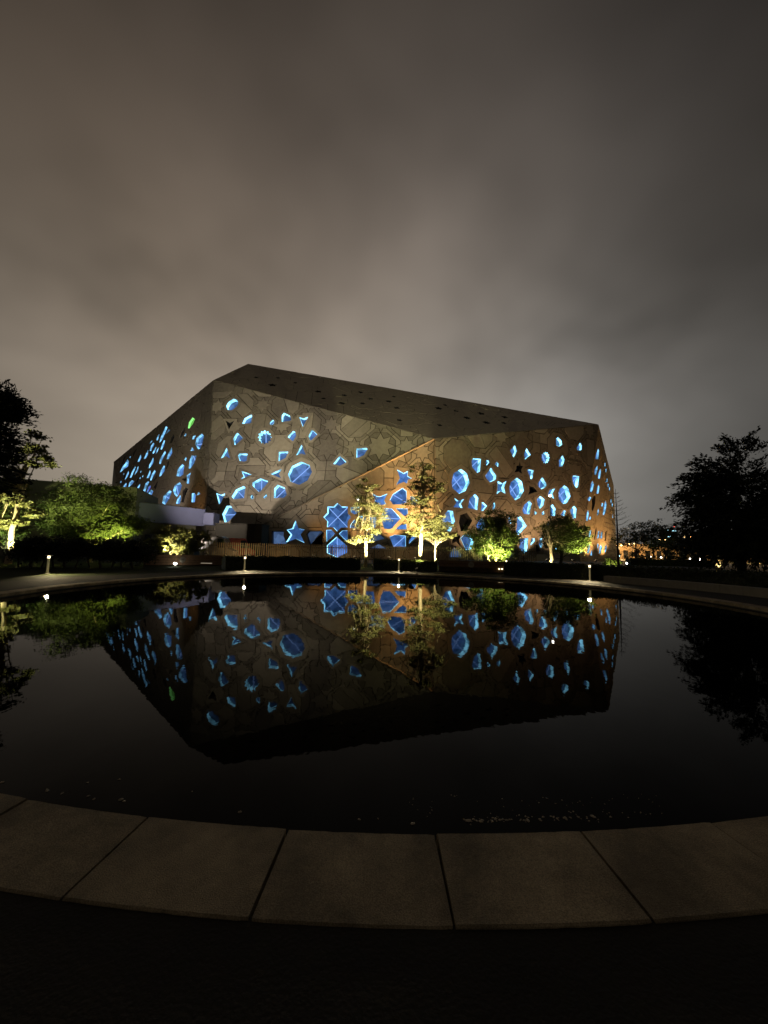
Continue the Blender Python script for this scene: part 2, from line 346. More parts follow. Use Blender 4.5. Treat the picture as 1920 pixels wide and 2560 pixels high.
# bedding and pool wall under the coping
V = []; Fc = []; n = 180
for r, z in ((PR + CW - .03, -.05), (PR + .03, -.05), (PR + .03, -1.0)):
    for i in range(n):
        tt = 2 * math.pi * i / n; V.append((PC.x + r * math.cos(tt), PC.y + r * math.sin(tt), z))
for k in (0, 1):
    for i in range(n):
        j = (i + 1) % n; Fc.append((k * n + i, k * n + j, (k + 1) * n + j, (k + 1) * n + i))
tag(mesh_obj('pool_wall', V, Fc, M['poolwall']), kind='structure')
# pale pebbles and flecks at the near water line
rng = random.Random(11)
pb = bmesh.new()
def pebble(px, py, r):
    p = ground(px, py, WZ)
    d = (p - PC).to_2d()
    if d.length > PR - .03: d = d.normalized() * (PR - .05); p = Vector((PC.x + d.x, PC.y + d.y, WZ))
    rr = bmesh.ops.create_icosphere(pb, subdivisions=1, radius=r)
    bmesh.ops.scale(pb, vec=(rng.uniform(.8, 1.5), rng.uniform(.7, 1.1), .45), verts=rr['verts'])
    for v in rr['verts']: v.co += Vector((rng.uniform(-.15, .15), rng.uniform(-.15, .15), rng.uniform(-.1, .1))) * r
    bmesh.ops.rotate(pb, cent=(0, 0, 0), matrix=Matrix.Rotation(rng.uniform(0, 3), 3, 'Z'), verts=rr['verts'])
    bmesh.ops.translate(pb, vec=(p.x, p.y, WZ + r * .1), verts=rr['verts'])
for i in range(70):
    px = rng.uniform(1160, 1500); pebble(px, 2052 - (px - 1160) * .02 + rng.gauss(0, 3.5), rng.uniform(.004, .011))
for (x, y, r) in ((1032, 2060, .014), (1171, 2052, .016), (1320, 2052, .015), (1483, 2042, .017), (1527, 2043, .012), (302, 2000, .018), (299, 1949, .012), (118, 1977, .017), (219, 1957, .012), (600, 2031, .015), (220, 1991, .012), (235, 1998, .012), (6, 1956, .015), (155, 1984, .01), (898, 2049, .009), (945, 2047, .008), (480, 1979, .008), (310, 2004, .013)):
    pebble(x, y, r)
for i in range(70): pebble(rng.uniform(1020, 1680), rng.uniform(1985, 2045), rng.uniform(.003, .006))
tag(bm_obj('pebbles', pb, M['pebble']), 'pale pebbles and flecks along the near water line', 'pebbles', kind='stuff')

# ------------------------------------------------------------------ the faceted hall
DB = 70.0
P3 = at(1087, 1097, DB)
nC = Vector((0, -1, 0))
V1 = at(535, 950, 80)
K = onplane(640, 1320, P3, nC)
nA = (K - P3).cross(V1 - P3).normalized()
if nA.y > 0: nA = -nA
aB = math.radians(25); dB = Vector((math.cos(aB), math.sin(aB), 0)); nB = Vector((dB.y, -dB.x, 0))
P4 = onplane(1495, 1061, P3, nB)
P4b = onplane(1449, 1390, P3, nB)
nR = (V1 - P3).cross(P4 - P3).normalized()
if nR.y > 0: nR = -nR
P2 = onplane(620, 910, P3, nR)
def down(p, z=-.3): return Vector((p.x, p.y, z))
# left facet F: runs back to the left from the A edge
Ab = onplane(514, 1335, P3, nA)                       # foot of the A/F edge
aF = math.radians(40); dF = Vector((-math.cos(aF), math.sin(aF), 0))
rr_ = ray(285, 1155); s_ = Vector((rr_.x, rr_.y)); 
# plane F through V1, Ab and direction dF
nF = dF.cross(V1 - Ab).normalized()
if nF.y > 0: nF = -nF
FL = onplane(285, 1155, V1, nF); FLb = onplane(301, 1275, V1, nF)
# right facet D and sliver E
aD = math.radians(45); dD = Vector((math.cos(aD), math.sin(aD), 0))
nD = dD.cross(P4 - P4b).normalized()
if nD.y > 0: nD = -nD
Q0 = onplane(1541, 1372, P4b, nD)
S0 = at(1533, 1214, Q0.y + 14); Sb = down(at(1541, 1385, Q0.y + 22))
nE = (Q0 - P4).cross(S0 - P4).normalized()
if nE.y > 0: nE = -nE
ext = lambda p, q, z: p + (q - p) * ((z - p.z) / (q.z - p.z))      # slide along pq to height z
ZB = -.25
hall = empty('faceted_hall', (10, 80, 0), 'large faceted stone hall with glowing blue geometric windows behind the pool', 'building')
class Face:
    def __init__(s, name, corners, n):
        s.name = name; s.n = n.normalized(); s.o = corners[0]
        s.u = Vector((0, 0, 1)).cross(s.n).normalized()
        if s.u.x < 0: s.u = -s.u
        s.v = s.n.cross(s.u)
        if s.v.z < 0: s.v = -s.v
        s.poly = ccw([s.to2(c) for c in corners])
    def to2(s, p): d = p - s.o; return (d.dot(s.u), d.dot(s.v))
    def to3(s, q, h=0.0): return s.o + s.u * q[0] + s.v * q[1] + s.n * h
    def px(s, x, y): return s.to2(onplane(x, y, s.o, s.n))
def area(P): return .5 * sum(P[i][0] * P[(i + 1) % len(P)][1] - P[(i + 1) % len(P)][0] * P[i][1] for i in range(len(P)))
def ccw(P): return list(P) if area(P) > 0 else list(P)[::-1]
def inside(q, P):
    c = False; j = len(P) - 1
    for i in range(len(P)):
        if (P[i][1] > q[1]) != (P[j][1] > q[1]) and q[0] < (P[j][0] - P[i][0]) * (q[1] - P[i][1]) / (P[j][1] - P[i][1]) + P[i][0]: c = not c
        j = i
    return c
def hull(P):
    P = sorted(set(P))
    def half(Q):
        h = []
        for p in Q:
            while len(h) > 1 and (h[-1][0] - h[-2][0]) * (p[1] - h[-2][1]) - (h[-1][1] - h[-2][1]) * (p[0] - h[-2][0]) <= 1e-9: h.pop()
            h.append(p)
        return h
    return half(P)[:-1] + half(P[::-1])[:-1]
def grow(P, d):                         # offset a ccw polygon outwards (d > 0) or inwards, mitred
    R = []
    n = len(P)
    for i in range(n):
        a, b, c = Vector(P[i - 1]), Vector(P[i]), Vector(P[(i + 1) % n])
        e1 = (b - a).normalized(); e2 = (c - b).normalized()
        n1 = Vector((e1.y, -e1.x)); n2 = Vector((e2.y, -e2.x)); mm = n1 + n2
        k = mm.length_squared
        mm = mm * (2 / k) if k > .25 else mm.normalized() * 2
        if mm.length > 2.2: mm = mm.normalized() * 2.2
        R.append(tuple(b + mm * d))
    return R
def clip_out(a, b, P):                  # parts of segment ab outside polygon P
    ts = [0.0, 1.0]
    for i in range(len(P)):
        c, d = P[i], P[(i + 1) % len(P)]
        r = (b[0] - a[0], b[1] - a[1]); s = (d[0] - c[0], d[1] - c[1]); den = r[0] * s[1] - r[1] * s[0]
        if abs(den) < 1e-9: continue
        t = ((c[0] - a[0]) * s[1] - (c[1] - a[1]) * s[0]) / den; w = ((c[0] - a[0]) * r[1] - (c[1] - a[1]) * r[0]) / den
        if 0 < t < 1 and -1e-9 <= w <= 1 + 1e-9: ts.append(t)
    ts.sort(); out = []
    for t0, t1 in zip(ts, ts[1:]):
        if t1 - t0 < 1e-4: continue
        q = lambda t: (a[0] + (b[0] - a[0]) * t, a[1] + (b[1] - a[1]) * t)
        dt = .02 / max(.05, math.hypot(b[0] - a[0], b[1] - a[1]))
        if not inside(q((t0 + t1) / 2), P): out.append((q(t0 - dt if t0 > 0 else t0), q(t1 + dt if t1 < 1 else t1)))
    return out
def clip_in(a, b, P):
    ts = [0.0, 1.0]
    for i in range(len(P)):
        c, d = P[i], P[(i + 1) % len(P)]
        r = (b[0] - a[0], b[1] - a[1]); s = (d[0] - c[0], d[1] - c[1]); den = r[0] * s[1] - r[1] * s[0]
        if abs(den) < 1e-9: continue
        t = ((c[0] - a[0]) * s[1] - (c[1] - a[1]) * s[0]) / den; w = ((c[0] - a[0]) * r[1] - (c[1] - a[1]) * r[0]) / den
        if 0 < t < 1 and -1e-9 <= w <= 1 + 1e-9: ts.append(t)
    ts.sort(); out = []
    for t0, t1 in zip(ts, ts[1:]):
        q = lambda t: (a[0] + (b[0] - a[0]) * t, a[1] + (b[1] - a[1]) * t)
        if t1 - t0 > 1e-4 and inside(q((t0 + t1) / 2), P): out.append((q(t0), q(t1)))
    return out
def girih(P, g, seed, ox=0., oy=0., keep=.92):      # segments of an eight-fold star pattern covering polygon P
    rg = random.Random(seed)
    xs = [p[0] for p in P]; ys = [p[1] for p in P]
    S = []
    i0, i1 = int((min(xs) - ox) / g) - 1, int((max(xs) - ox) / g) + 2; j0, j1 = int((min(ys) - oy) / g) - 1, int((max(ys) - oy) / g) + 2
    for i in range(i0, i1):
        for j in range(j0, j1):
            x, y = ox + i * g, oy + j * g
            P_ = lambda r, k: (x + r * math.cos(k * math.pi / 4), y + r * math.sin(k * math.pi / 4))
            if (i + j) % 2 == 0:
                r = .64 * g; O = [P_(r, k + .5) for k in range(8)]
                for k in range(8): S.append((O[k], O[(k + 1) % 8]))
                for k in (0, 2, 4, 6): S.append((((O[k][0] + O[(k + 1) % 8][0]) / 2, (O[k][1] + O[(k + 1) % 8][1]) / 2), P_(.70710678 * g, k + 1)))
                q = rg.random()
                if q < .4:
                    k0 = rg.randrange(8); S.append((O[k0], O[(k0 + 3) % 8])); S.append((O[(k0 + 4) % 8], O[(k0 + 7) % 8]))
                elif q < .68:
                    for k in range(8):
                        S.append((P_(r * .92387953, k), P_(r * .55, k + .5))); S.append((P_(r * .55, k + .5), P_(r * .92387953, k + 1)))
                elif q < .8:
                    k0 = rg.randrange(8); S.append((O[k0], O[(k0 + 4) % 8]))
            else:
                q = rg.random()
                if q < .7:
                    for k in range(8): S.append((P_(.40871703 * g if k % 2 == 0 else .33 * g, k), P_(.22 * g, k + .5))); S.append((P_(.22 * g, k + .5), P_(.33 * g if k % 2 == 0 else .40871703 * g, k + 1)))
                    for k in (1, 3, 5, 7): S.append((P_(.33 * g, k), P_(.70710678 * g, k)))
                else:
                    for k in (0, 2, 4, 6): S.append(((x, y), P_(.40871703 * g, k)))
    big = grow(P, 2.0)
    return [q for a, b in S for q in (clip_in(a, b, big))]

PANELS = []
def facade(face, wins, pattern, frames=True, panel_mat='stone', panelh=.13, groove=.07, separate=True, walls_mat='joint', panel_name='stone_panel'):
    """wins: list of dict(poly2d, kind, bars). Cuts the facet into panels round the windows and builds them."""
    polys = []
    for w in wins:
        w['P'] = ccw(w['P']); w['size'] = math.sqrt(abs(area(w['P'])))
    fr = []
    if frames:
        for w in wins:
            if w['size'] > .9:
                h = ccw(hull(w['P'])); f = grow(h, .22 + .16 * w['size']); fr.append(f)
    else: fr = []
    segs = pattern
    for f in fr + ([] if frames else [grow(ccw(hull(w['P'])), .15) for w in wins]):
        segs = [s for a, b in segs for s in clip_out(a, b, f)]
    vs = []; es = []; fs = []
    def addp(P): i = len(vs); vs.extend(Vector(p) for p in P); fs.append(list(range(i, i + len(P))))
    addp(face.poly)
    for w in wins: addp(w['P'])
    for f in fr: addp(f)
    for a, b in segs:
        i = len(vs); vs.extend((Vector(a), Vector(b))); es.append((i, i + 1))
    ov, oe, of, _, oei, ofi = delaunay_2d_cdt(vs, es, fs, 1, 2e-3, True)
    cons = {(min(e), max(e)) for e, q in zip(oe, oei) if len(q)}
    nw = len(wins); groups = {}; wallF = []
    par = list(range(len(of)))
    def find(i):
        while par[i] != i: par[i] = par[par[i]]; i = par[i]
        return i
    keep = [0 in ids and not any(1 <= i <= nw for i in ids) for ids in ofi]
    em = {}
    for i, f in enumerate(of):
        if not keep[i]: continue
        for q in range(len(f)):
            e = (min(f[q], f[q - 1]), max(f[q], f[q - 1]))
            fr_i = [x for x in ofi[i] if x > nw]
            if e in em:
                j = em[e]; fr_j = [x for x in ofi[j] if x > nw]
                if e not in cons or (fr_i and fr_j and min(fr_i) == min(fr_j)): par[find(i)] = find(j)
            else: em[e] = i
    for i, f in enumerate(of):
        if keep[i]: groups.setdefault(find(i), []).append(list(f)); wallF.append(list(f))
    # backing wall with the openings
    used = sorted({i for f in wallF for i in f}); mp = {q: i for i, q in enumerate(used)}
    mesh_obj('facade_wall', [face.to3(ov[i], 0) for i in used], [[mp[i] for i in f] for f in wallF], M[walls_mat], hall, True)
    for key, G in groups.items():
        A = sum(abs(area([ov[i] for i in f])) for f in G)
        if A < .12: continue
        bm = bmesh.new(); vm = {}
        def gv(i):
            if i not in vm: vm[i] = bm.verts.new((ov[i].x, ov[i].y, 0))
            return vm[i]
        ok = True
        for f in G:
            try: bm.faces.new([gv(i) for i in f])
            except ValueError: pass
        if not bm.faces: bm.free(); continue
        bm.normal_update()
        for f in bm.faces:
            if f.normal.z < 0: f.normal_flip()
        if len(bm.verts) - len(bm.edges) + len(bm.faces) == 1 and len(bm.faces) > 1:
            bmesh.ops.dissolve_limit(bm, angle_limit=.02, use_dissolve_boundaries=False, verts=bm.verts[:], edges=bm.edges[:])
        bb = [min(v.co.x for v in bm.verts), min(v.co.y for v in bm.verts), max(v.co.x for v in bm.verts), max(v.co.y for v in bm.verts)]
        th = min(groove, .12 * math.sqrt(A))
        for even in (True, False, None):
            b2 = bm.copy()
            if even is not None:
                r = bmesh.ops.inset_region(b2, faces=b2.faces[:], thickness=th, depth=0, use_even_offset=even, use_boundary=True)
                bmesh.ops.delete(b2, geom=r['faces'], context='FACES')
            b2.normal_update()
            A2 = sum(f.calc_area() for f in b2.faces); pos = sum(f.calc_area() * f.normal.z for f in b2.faces)
            good = b2.faces and .45 * A < A2 <= A * 1.001 and pos > .98 * A2 and all(bb[0] - .01 < v.co.x < bb[2] + .01 and bb[1] - .01 < v.co.y < bb[3] + .01 for v in b2.verts)
            if good or even is None: break
            b2.free()
        bm.free(); bm = b2
        for f in bm.faces:
            if f.normal.z < 0: f.normal_flip()
        ex = bmesh.ops.extrude_face_region(bm, geom=bm.faces[:])
        h = panelh + random.Random(int(A * 1e4)).uniform(-.015, .02)
        bmesh.ops.translate(bm, vec=(0, 0, h), verts=[g for g in ex['geom'] if isinstance(g, bmesh.types.BMVert)])
        bmesh.ops.recalc_face_normals(bm, faces=bm.faces[:])
        vv = [v.co.copy() for v in bm.verts]; bm.verts.index_update()
        ff = [[v.index for v in f.verts] for f in bm.faces]; bm.free()
        V = [face.to3((c.x, c.y), c.z) for c in vv]
        PANELS.append((A * (1 if separate else .0) / max(20, V[0].y) ** 2, V, ff, panel_mat, separate, panel_name))
    for w in wins:
        if not separate: w.setdefault('deep', .15)
        build_window(face, w)
def build_window(face, w):
    M['lining_now'] = M['lining_soft'] if face.name in 'FDE' else M['lining']
    M['pane_now'] = M['pane_pale'] if face.name == 'A' else M['pane']
    P = w['P']; n = len(P); s = w['size']; kind = w.get('k', 'lit')
    d = max(.22, min(1.25, w.get('deep', .36) * s)); top = .07
    lit = kind != 'dark'
    pm, lm, rm = {'lit': ('pane_now', 'lining_now', 'rim'), 'dim': ('pane_dim', 'lining_dark', 'lining_dark'), 'dark': ('pane_dark', 'lining_dark', 'lining_dark'),
                  'green': ('pane_green', 'lining_green', 'rim_green'), 'violet': ('pane_violet', 'rim', 'rim')}[kind]
    V = [face.to3(p, top) for p in P] + [face.to3(p, -d) for p in P]
    Fc = [(i, (i + 1) % n, n + (i + 1) % n, n + i) for i in range(n)]; mi = [0] * n
    t = min(.075, .05 * s)
    G = grow(P, -t)
    V += [face.to3(p, -d + .02) for p in P] + [face.to3(p, -d + .02) for p in G]
    for i in range(n): Fc.append((2 * n + i, 2 * n + (i + 1) % n, 3 * n + (i + 1) % n, 3 * n + i)); mi.append(1)
    wo_ = mesh_obj('window', V, Fc, [M[lm], M[rm]], hall, True, mi)
    if kind == 'green': wo_['label'] = 'window glowing green instead of blue'
    if kind == 'dark': wo_['label'] = 'unlit black window opening'
    mesh_obj('glass_pane', [face.to3(p, -d - .01) for p in P], [tuple(range(n))], M[pm], wo_)
    for (a, b) in w.get('bars', ()):
        pa, pb = Vector(P[a % n]) if isinstance(a, int) else Vector(a), Vector(P[b % n]) if isinstance(b, int) else Vector(b)
        e = (pb - pa); ln = e.length; e.normalize(); q = Vector((-e.y, e.x)); hw = .075
        pa = pa + e * .05; pb = pb - e * .05
        c2 = [pa + q * hw, pa - q * hw, pb - q * hw, pb + q * hw]
        VV = [face.to3(c, -d * .55) for c in c2] + [face.to3(c, -d * .55 - .14) for c in c2]
        mesh_obj('glazing_bar', VV, [(0, 1, 2, 3), (0, 4, 5, 1), (1, 5, 6, 2), (2, 6, 7, 3), (3, 7, 4, 0)], M['mullion' if lit and kind != 'dim' else 'palemetal'], wo_)
def shrinkz(face, region, pts): x0, y0, sc = region; return [face.px(x0 + x * sc, y0 + y * sc) for x, y in pts]
R1 = (540, 980, 200 / 1659); R2 = (700, 1040, 240 / 1659); R3 = (530, 1160, 200 / 1659); R4 = (720, 1240, 200 / 1659); R5 = (900, 1140, 240 / 1659)
R6 = (1100, 1100, 200 / 1659); R7 = (1250, 1060, 200 / 1659); R8 = (1130, 1230, 320 / 1659); L1 = (270, 1040, 160 / 1475); L2 = (400, 1020, 140 / 1106); D1 = (1430, 1050, 130 / 799); RR = (600, 890, 900 / 1659)
def starpts(cx, cy, rx, ry, k, inner, rot=0):
    return [(cx + (rx if i % 2 == 0 else rx * inner) * math.cos(rot + math.pi * i / k), cy + (ry if i % 2 == 0 else ry * inner) * math.sin(rot + math.pi * i / k)) for i in range(2 * k)]
def wl(face, *items):
    out = []
    for it in items:
        reg, pts = it[0], it[1]; d = dict(P=shrinkz(face, reg, pts))
        a0 = area(d['P']); n = len(pts)
        bars = []
        for x in it[2:]:
            if isinstance(x, str): d['k'] = x
            elif isinstance(x, float): d['deep'] = x
            else: bars.append(x)
        if a0 < 0: bars = [tuple(n - 1 - q if isinstance(q, int) else q for q in bb) for bb in bars]
        d['bars'] = bars; out.append(d)
    return out
# ---- facet A (left front)
def line_meet(p, q, a, b):              # where lines pq and ab (same plane) meet
    d1 = q - p; d2 = b - a; cr_ = d1.cross(d2); t_ = (a - p).cross(d2).dot(cr_) / cr_.length_squared
    return p + d1 * t_
XA = line_meet(P3, K, V1, Ab)
fA = Face('A', [V1, P3, XA], nA)
wA = wl(fA,
 (R1, [(215, 290), (265, 210), (365, 145), (440, 165), (470, 235), (450, 290), (385, 350), (330, 385), (245, 375)]),
 (R1, [(545, 665), (600, 550), (735, 475), (755, 500), (735, 640), (700, 660)]),
 (R1, [(1120, 670), (1130, 630), (1185, 580), (1210, 610), (1195, 665), (1150, 685)]),
 (R1, [(1365, 625), (1370, 490), (1410, 435), (1530, 490), (1565, 580), (1530, 605)]),
 (R1, [(205, 600), (290, 640), (385, 600), (275, 785)], 'dark'),
 (R1, [(360, 985), (415, 875), (450, 850), (565, 965), (420, 1100), (390, 1100)]),
 (R1, starpts(1015, 945, 150, 150, 12, .76), (6, 18)),
 (R2, [(135, 365), (230, 262), (262, 275), (283, 345), (230, 438), (210, 430)]),
 (R1, [(100, 1385), (225, 1160), (297, 1380), (210, 1335)]),
 (R1, [(458, 1325), (490, 1280), (660, 1285), (640, 1430), (590, 1450), (500, 1435)]),
 (R1, [(1300, 1440), (1305, 1250), (1330, 1240), (1505, 1245), (1450, 1370), (1320, 1440)]),
 (R2, [(335, 22), (410, 45), (490, 15), (400, 192)]),
 (R2, [(493, 355), (545, 245), (570, 248), (648, 325), (545, 425), (522, 425)]),
 (R2, [(280, 685), (375, 498), (447, 675), (370, 655)]),
 (R2, [(140, 1010), (210, 870), (370, 792), (510, 850), (557, 970), (480, 1120), (335, 1195), (185, 1140)], (7, 3), .2),
 (R2, [(922, 830), (1035, 693), (1145, 795), (1140, 810), (1035, 865)]),
 (R2, [(1322, 718), (1325, 565), (1500, 555), (1512, 580), (1455, 680), (1345, 730)]),
 (R3, [(615, 150), (830, 222), (585, 330), (660, 260)]),
 (R3, [(1215, 212), (1450, 105), (1395, 220), (1440, 300)]),
 (R3, [(845, 385), (1010, 300), (1165, 355), (1160, 400), (1000, 580), (975, 580), (845, 455)], (1, 4)),
 (R3, [(1285, 710), (1295, 510), (1365, 432), (1510, 495), (1555, 640), (1500, 705)], (0, 3)),
 (R3, [(412, 680), (500, 535), (665, 462), (700, 495), (670, 715), (455, 735)], (1, 4)),
 (R3, [(805, 690), (830, 645), (860, 670), (862, 705), (830, 730)]),
 (R3, [(1070, 690), (1130, 635), (1140, 680), (1090, 718)]),
 (R3, [(92, 605), (190, 645), (280, 612), (195, 800), (150, 845)]),
 (R3, [(218, 1040), (310, 870), (390, 872), (515, 1025), (345, 1205), (265, 1210)], (0, 3)))
facade(fA, wA, girih(fA.poly, 5.0, 1, *fA.px(697, 1120)))
# ---- facet C (front, under the overhanging edge)
C_r = onplane(1087, 1398, P3, nC)
fC = Face('C', [P3, Vector((P3.x, P3.y, ZB)), Vector((XA.x, P3.y, ZB)), XA], nC)
wC = wl(fC,
 (R4, [(158, 505), (222, 675), (345, 698), (262, 800), (345, 970), (165, 890), (-37, 959), (60, 800), (-28, 700), (90, 675)]),
 (R4, [(820, 220), (945, 220), (1025, 145), (1110, 220), (1240, 222), (1240, 365), (1310, 435), (1238, 525), (1235, 655), (1100, 655), (1020, 735), (940, 650), (810, 645), (815, 520), (735, 435), (820, 350)], (0, 8), (4, 12), .3),
 (R4, [(797, 705), (905, 705), (975, 785), (800, 945)]), (R4, [(1130, 718), (1235, 715), (1230, 950), (1060, 785)]),
 (R4, [(1010, 845), (1225, 1035), (1230, 1175), (1020, 1275), (810, 1180), (808, 1030)], (0, 3)),
 (R4, [(380, 790), (440, 725), (700, 720), (720, 745), (715, 1020), (460, 1020)], 'dim', (2, 5)),
 (R4, [(-20, 1000), (-330, 1000), (-330, 730), (-80, 730), (-90, 830)], 'dim'),
 (R4, [(1300, 235), (1480, 230), (1480, 330), (1380, 385), (1310, 340)]), (R4, [(1295, 600), (1380, 490), (1470, 600), (1470, 665), (1292, 662)]),
 (R5, [(-20, 1040), (300, 1040), (260, 1240), (130, 1240)]),
 (R5, [(640, 235), (755, 300), (825, 262), (820, 345), (900, 385), (825, 410), (810, 475), (755, 450), (630, 500), (690, 380)]),
 (R5, [(197, 635), (290, 695), (350, 700), (472, 652), (415, 770), (450, 835), (340, 848), (245, 828), (265, 760)]),
 (R5, [(515, 765), (570, 660), (735, 552), (800, 600), (810, 800), (730, 840), (570, 838)], (1, 4)),
 (R5, [(870, 700), (915, 705), (1010, 800), (950, 860), (875, 830)]),
 (R5, [(360, 1065), (425, 905), (545, 905), (705, 1080), (540, 1262), (420, 1258)], (0, 3)),
 (R5, [(620, 910), (820, 910), (820, 1000), (760, 1040)]), (R5, [(615, 1265), (720, 1170), (800, 1180), (800, 1265)]),
 (R5, [(510, 1400), (600, 1360), (790, 1380), (790, 1570), (580, 1570)], (4, 2)),
 (R5, [(850, 1330), (960, 1330), (985, 1380), (845, 1515)]),
 (R5, [(150, 1610), (320, 1515), (480, 1610)], 'dim'), (R5, [(60, 1330), (330, 1330), (440, 1430), (180, 1500)], 'dim'))
facade(fC, wC, girih(fC.poly, 5.0, 2, *fC.px(850, 1260)))
# ---- facet B (right front)
fB = Face('B', [P3, P4, ext(P4, P4b, ZB), Vector((P3.x, P3.y, ZB))], nB)
wB = wl(fB,
 (R5, [(1410, 1080), (1510, 945), (1600, 950), (1635, 1130), (1560, 1300), (1480, 1290), (1400, 1130)], (6, 3)),
 (R6, [(645, 440), (680, 380), (845, 395), (820, 650), (765, 690), (660, 570)], (2, 5)),
 (R6, [(948, 480), (965, 420), (1000, 430), (1012, 465), (960, 530)]), (R6, [(1138, 500), (1175, 455), (1205, 490), (1195, 555)]),
 (R6, [(232, 870), (275, 690), (430, 600), (550, 690), (610, 890), (520, 1060), (390, 1120), (250, 1000)], (1, 5), (3, 7), .3),
 (R6, [(930, 745), (1050, 575), (1160, 740), (1150, 820), (1030, 880), (950, 800)], (1, 5)),
 (R6, [(1445, 225), (1545, 110), (1590, 230), (1520, 370)]),
 (R6, [(1190, 850), (1290, 905), (1370, 855), (1320, 985), (1350, 1110), (1250, 1055), (1175, 1120), (1195, 970)]),
 (R6, [(290, 1200), (385, 1265), (495, 1225), (425, 1325), (465, 1410), (270, 1395), (330, 1300)]),
 (R6, [(570, 1410), (610, 1210), (725, 1115), (790, 1200), (770, 1450)], (1, 4)),
 (R6, [(840, 1470), (860, 1290), (900, 1300), (970, 1370), (890, 1470)]), (R6, [(1085, 1450), (1100, 1310), (1130, 1300), (1140, 1370), (1110, 1470)]),
 (R7, [(490, 620), (545, 500), (630, 640), (510, 745)]), (R7, starpts(935, 700, 92, 130, 12, .78), (4, 16)),
 (R7, [(1160, 310), (1195, 280), (1265, 350), (1280, 430), (1225, 465), (1160, 440)]), (R7, [(1575, 500), (1655, 390), (1690, 450), (1680, 540), (1600, 550)]),
 (R7, [(1210, 760), (1290, 650), (1335, 740), (1290, 880), (1215, 885)]),
 (R7, [(400, 760), (425, 865), (475, 875), (430, 945), (455, 1040), (375, 990), (290, 1010), (330, 930), (330, 870), (380, 860)], 'dark'),
 (R7, [(555, 960), (590, 945), (690, 960), (660, 1140), (625, 1140)]),
 (R7, [(185, 1330), (215, 1210), (345, 1115), (450, 1195), (490, 1380), (410, 1530), (310, 1585), (205, 1460)], (1, 5), (3, 7), .3),
 (R7, [(590, 1270), (650, 1310), (690, 1300), (765, 1400), (660, 1440), (570, 1480), (600, 1390)], 'dark'),
 (R7, [(775, 1235), (870, 1100), (965, 1260), (940, 1310), (850, 1355), (780, 1290)], (1, 4)),
 (R7, [(1020, 1370), (1135, 1340), (1080, 1440), (1120, 1560), (980, 1470)]),
 (R7, [(1205, 1420), (1230, 1350), (1330, 1270), (1415, 1340), (1455, 1500), (1385, 1640), (1300, 1660), (1210, 1560)], (3, 7), (1, 5), .3),
 (R7, [(1485, 1110), (1510, 1070), (1635, 1085), (1610, 1300), (1575, 1330), (1510, 1240)], (2, 5)),
 (R7, [(755, 1560), (830, 1495), (920, 1565), (890, 1690), (820, 1760), (770, 1680)], (1, 5)),
 (R8, [(905, 235), (930, 165), (1000, 110), (1028, 150), (1000, 290), (925, 285)], (1, 4)),
 (R8, [(1062, 290), (1070, 250), (1090, 265), (1085, 288)]), (R8, [(1155, 275), (1185, 250), (1190, 285), (1165, 300)]),
 (R8, [(1270, 180), (1300, 160), (1340, 220), (1330, 310), (1270, 310)]), (R8, [(1400, 300), (1440, 240), (1470, 245), (1450, 315)]),
 (R8, [(1520, 240), (1580, 175), (1610, 220), (1600, 340), (1560, 345)], (0, 4)),
 (R8, [(840, 330), (890, 320), (965, 440), (860, 555), (825, 550)]), (R8, [(880, 600), (985, 595), (970, 760), (930, 798), (865, 720)], (1, 4)),
 (R8, [(1020, 605), (1065, 600), (1070, 635), (1010, 700)]), (R8, [(1130, 600), (1165, 600), (1170, 680), (1150, 730), (1120, 680)]),
 (R8, [(85, 400), (100, 300), (190, 270), (260, 370), (180, 510), (110, 510)], 'dark'),
 (R8, [(110, 600), (150, 560), (230, 550), (280, 620), (250, 740), (180, 750)]), (R8, [(730, 400), (735, 320), (765, 390), (755, 415)]),
 (R8, [(0, 580), (70, 550), (112, 560), (82, 620), (105, 700), (50, 640), (0, 660)], 'dark'), (R8, [(1085, 680), (1150, 760), (1085, 770)], 'dark'),
 (R8, [(690, 840), (770, 720), (850, 780), (850, 850)], 'dim'), (R8, [(-30, 800), (40, 700), (150, 800), (150, 850), (-30, 850)], 'dim'),
 (R8, [(300, 430), (380, 330), (430, 400), (380, 560)]), (R8, [(420, 620), (520, 560), (560, 680), (470, 740)]), (R8, [(1230, 420), (1250, 380), (1262, 440)]), (R8, [(1300, 600), (1400, 560), (1430, 700), (1340, 760)]))
facade(fB, wB, girih(fB.poly, 5.4, 3, *fB.px(1200, 1215)))
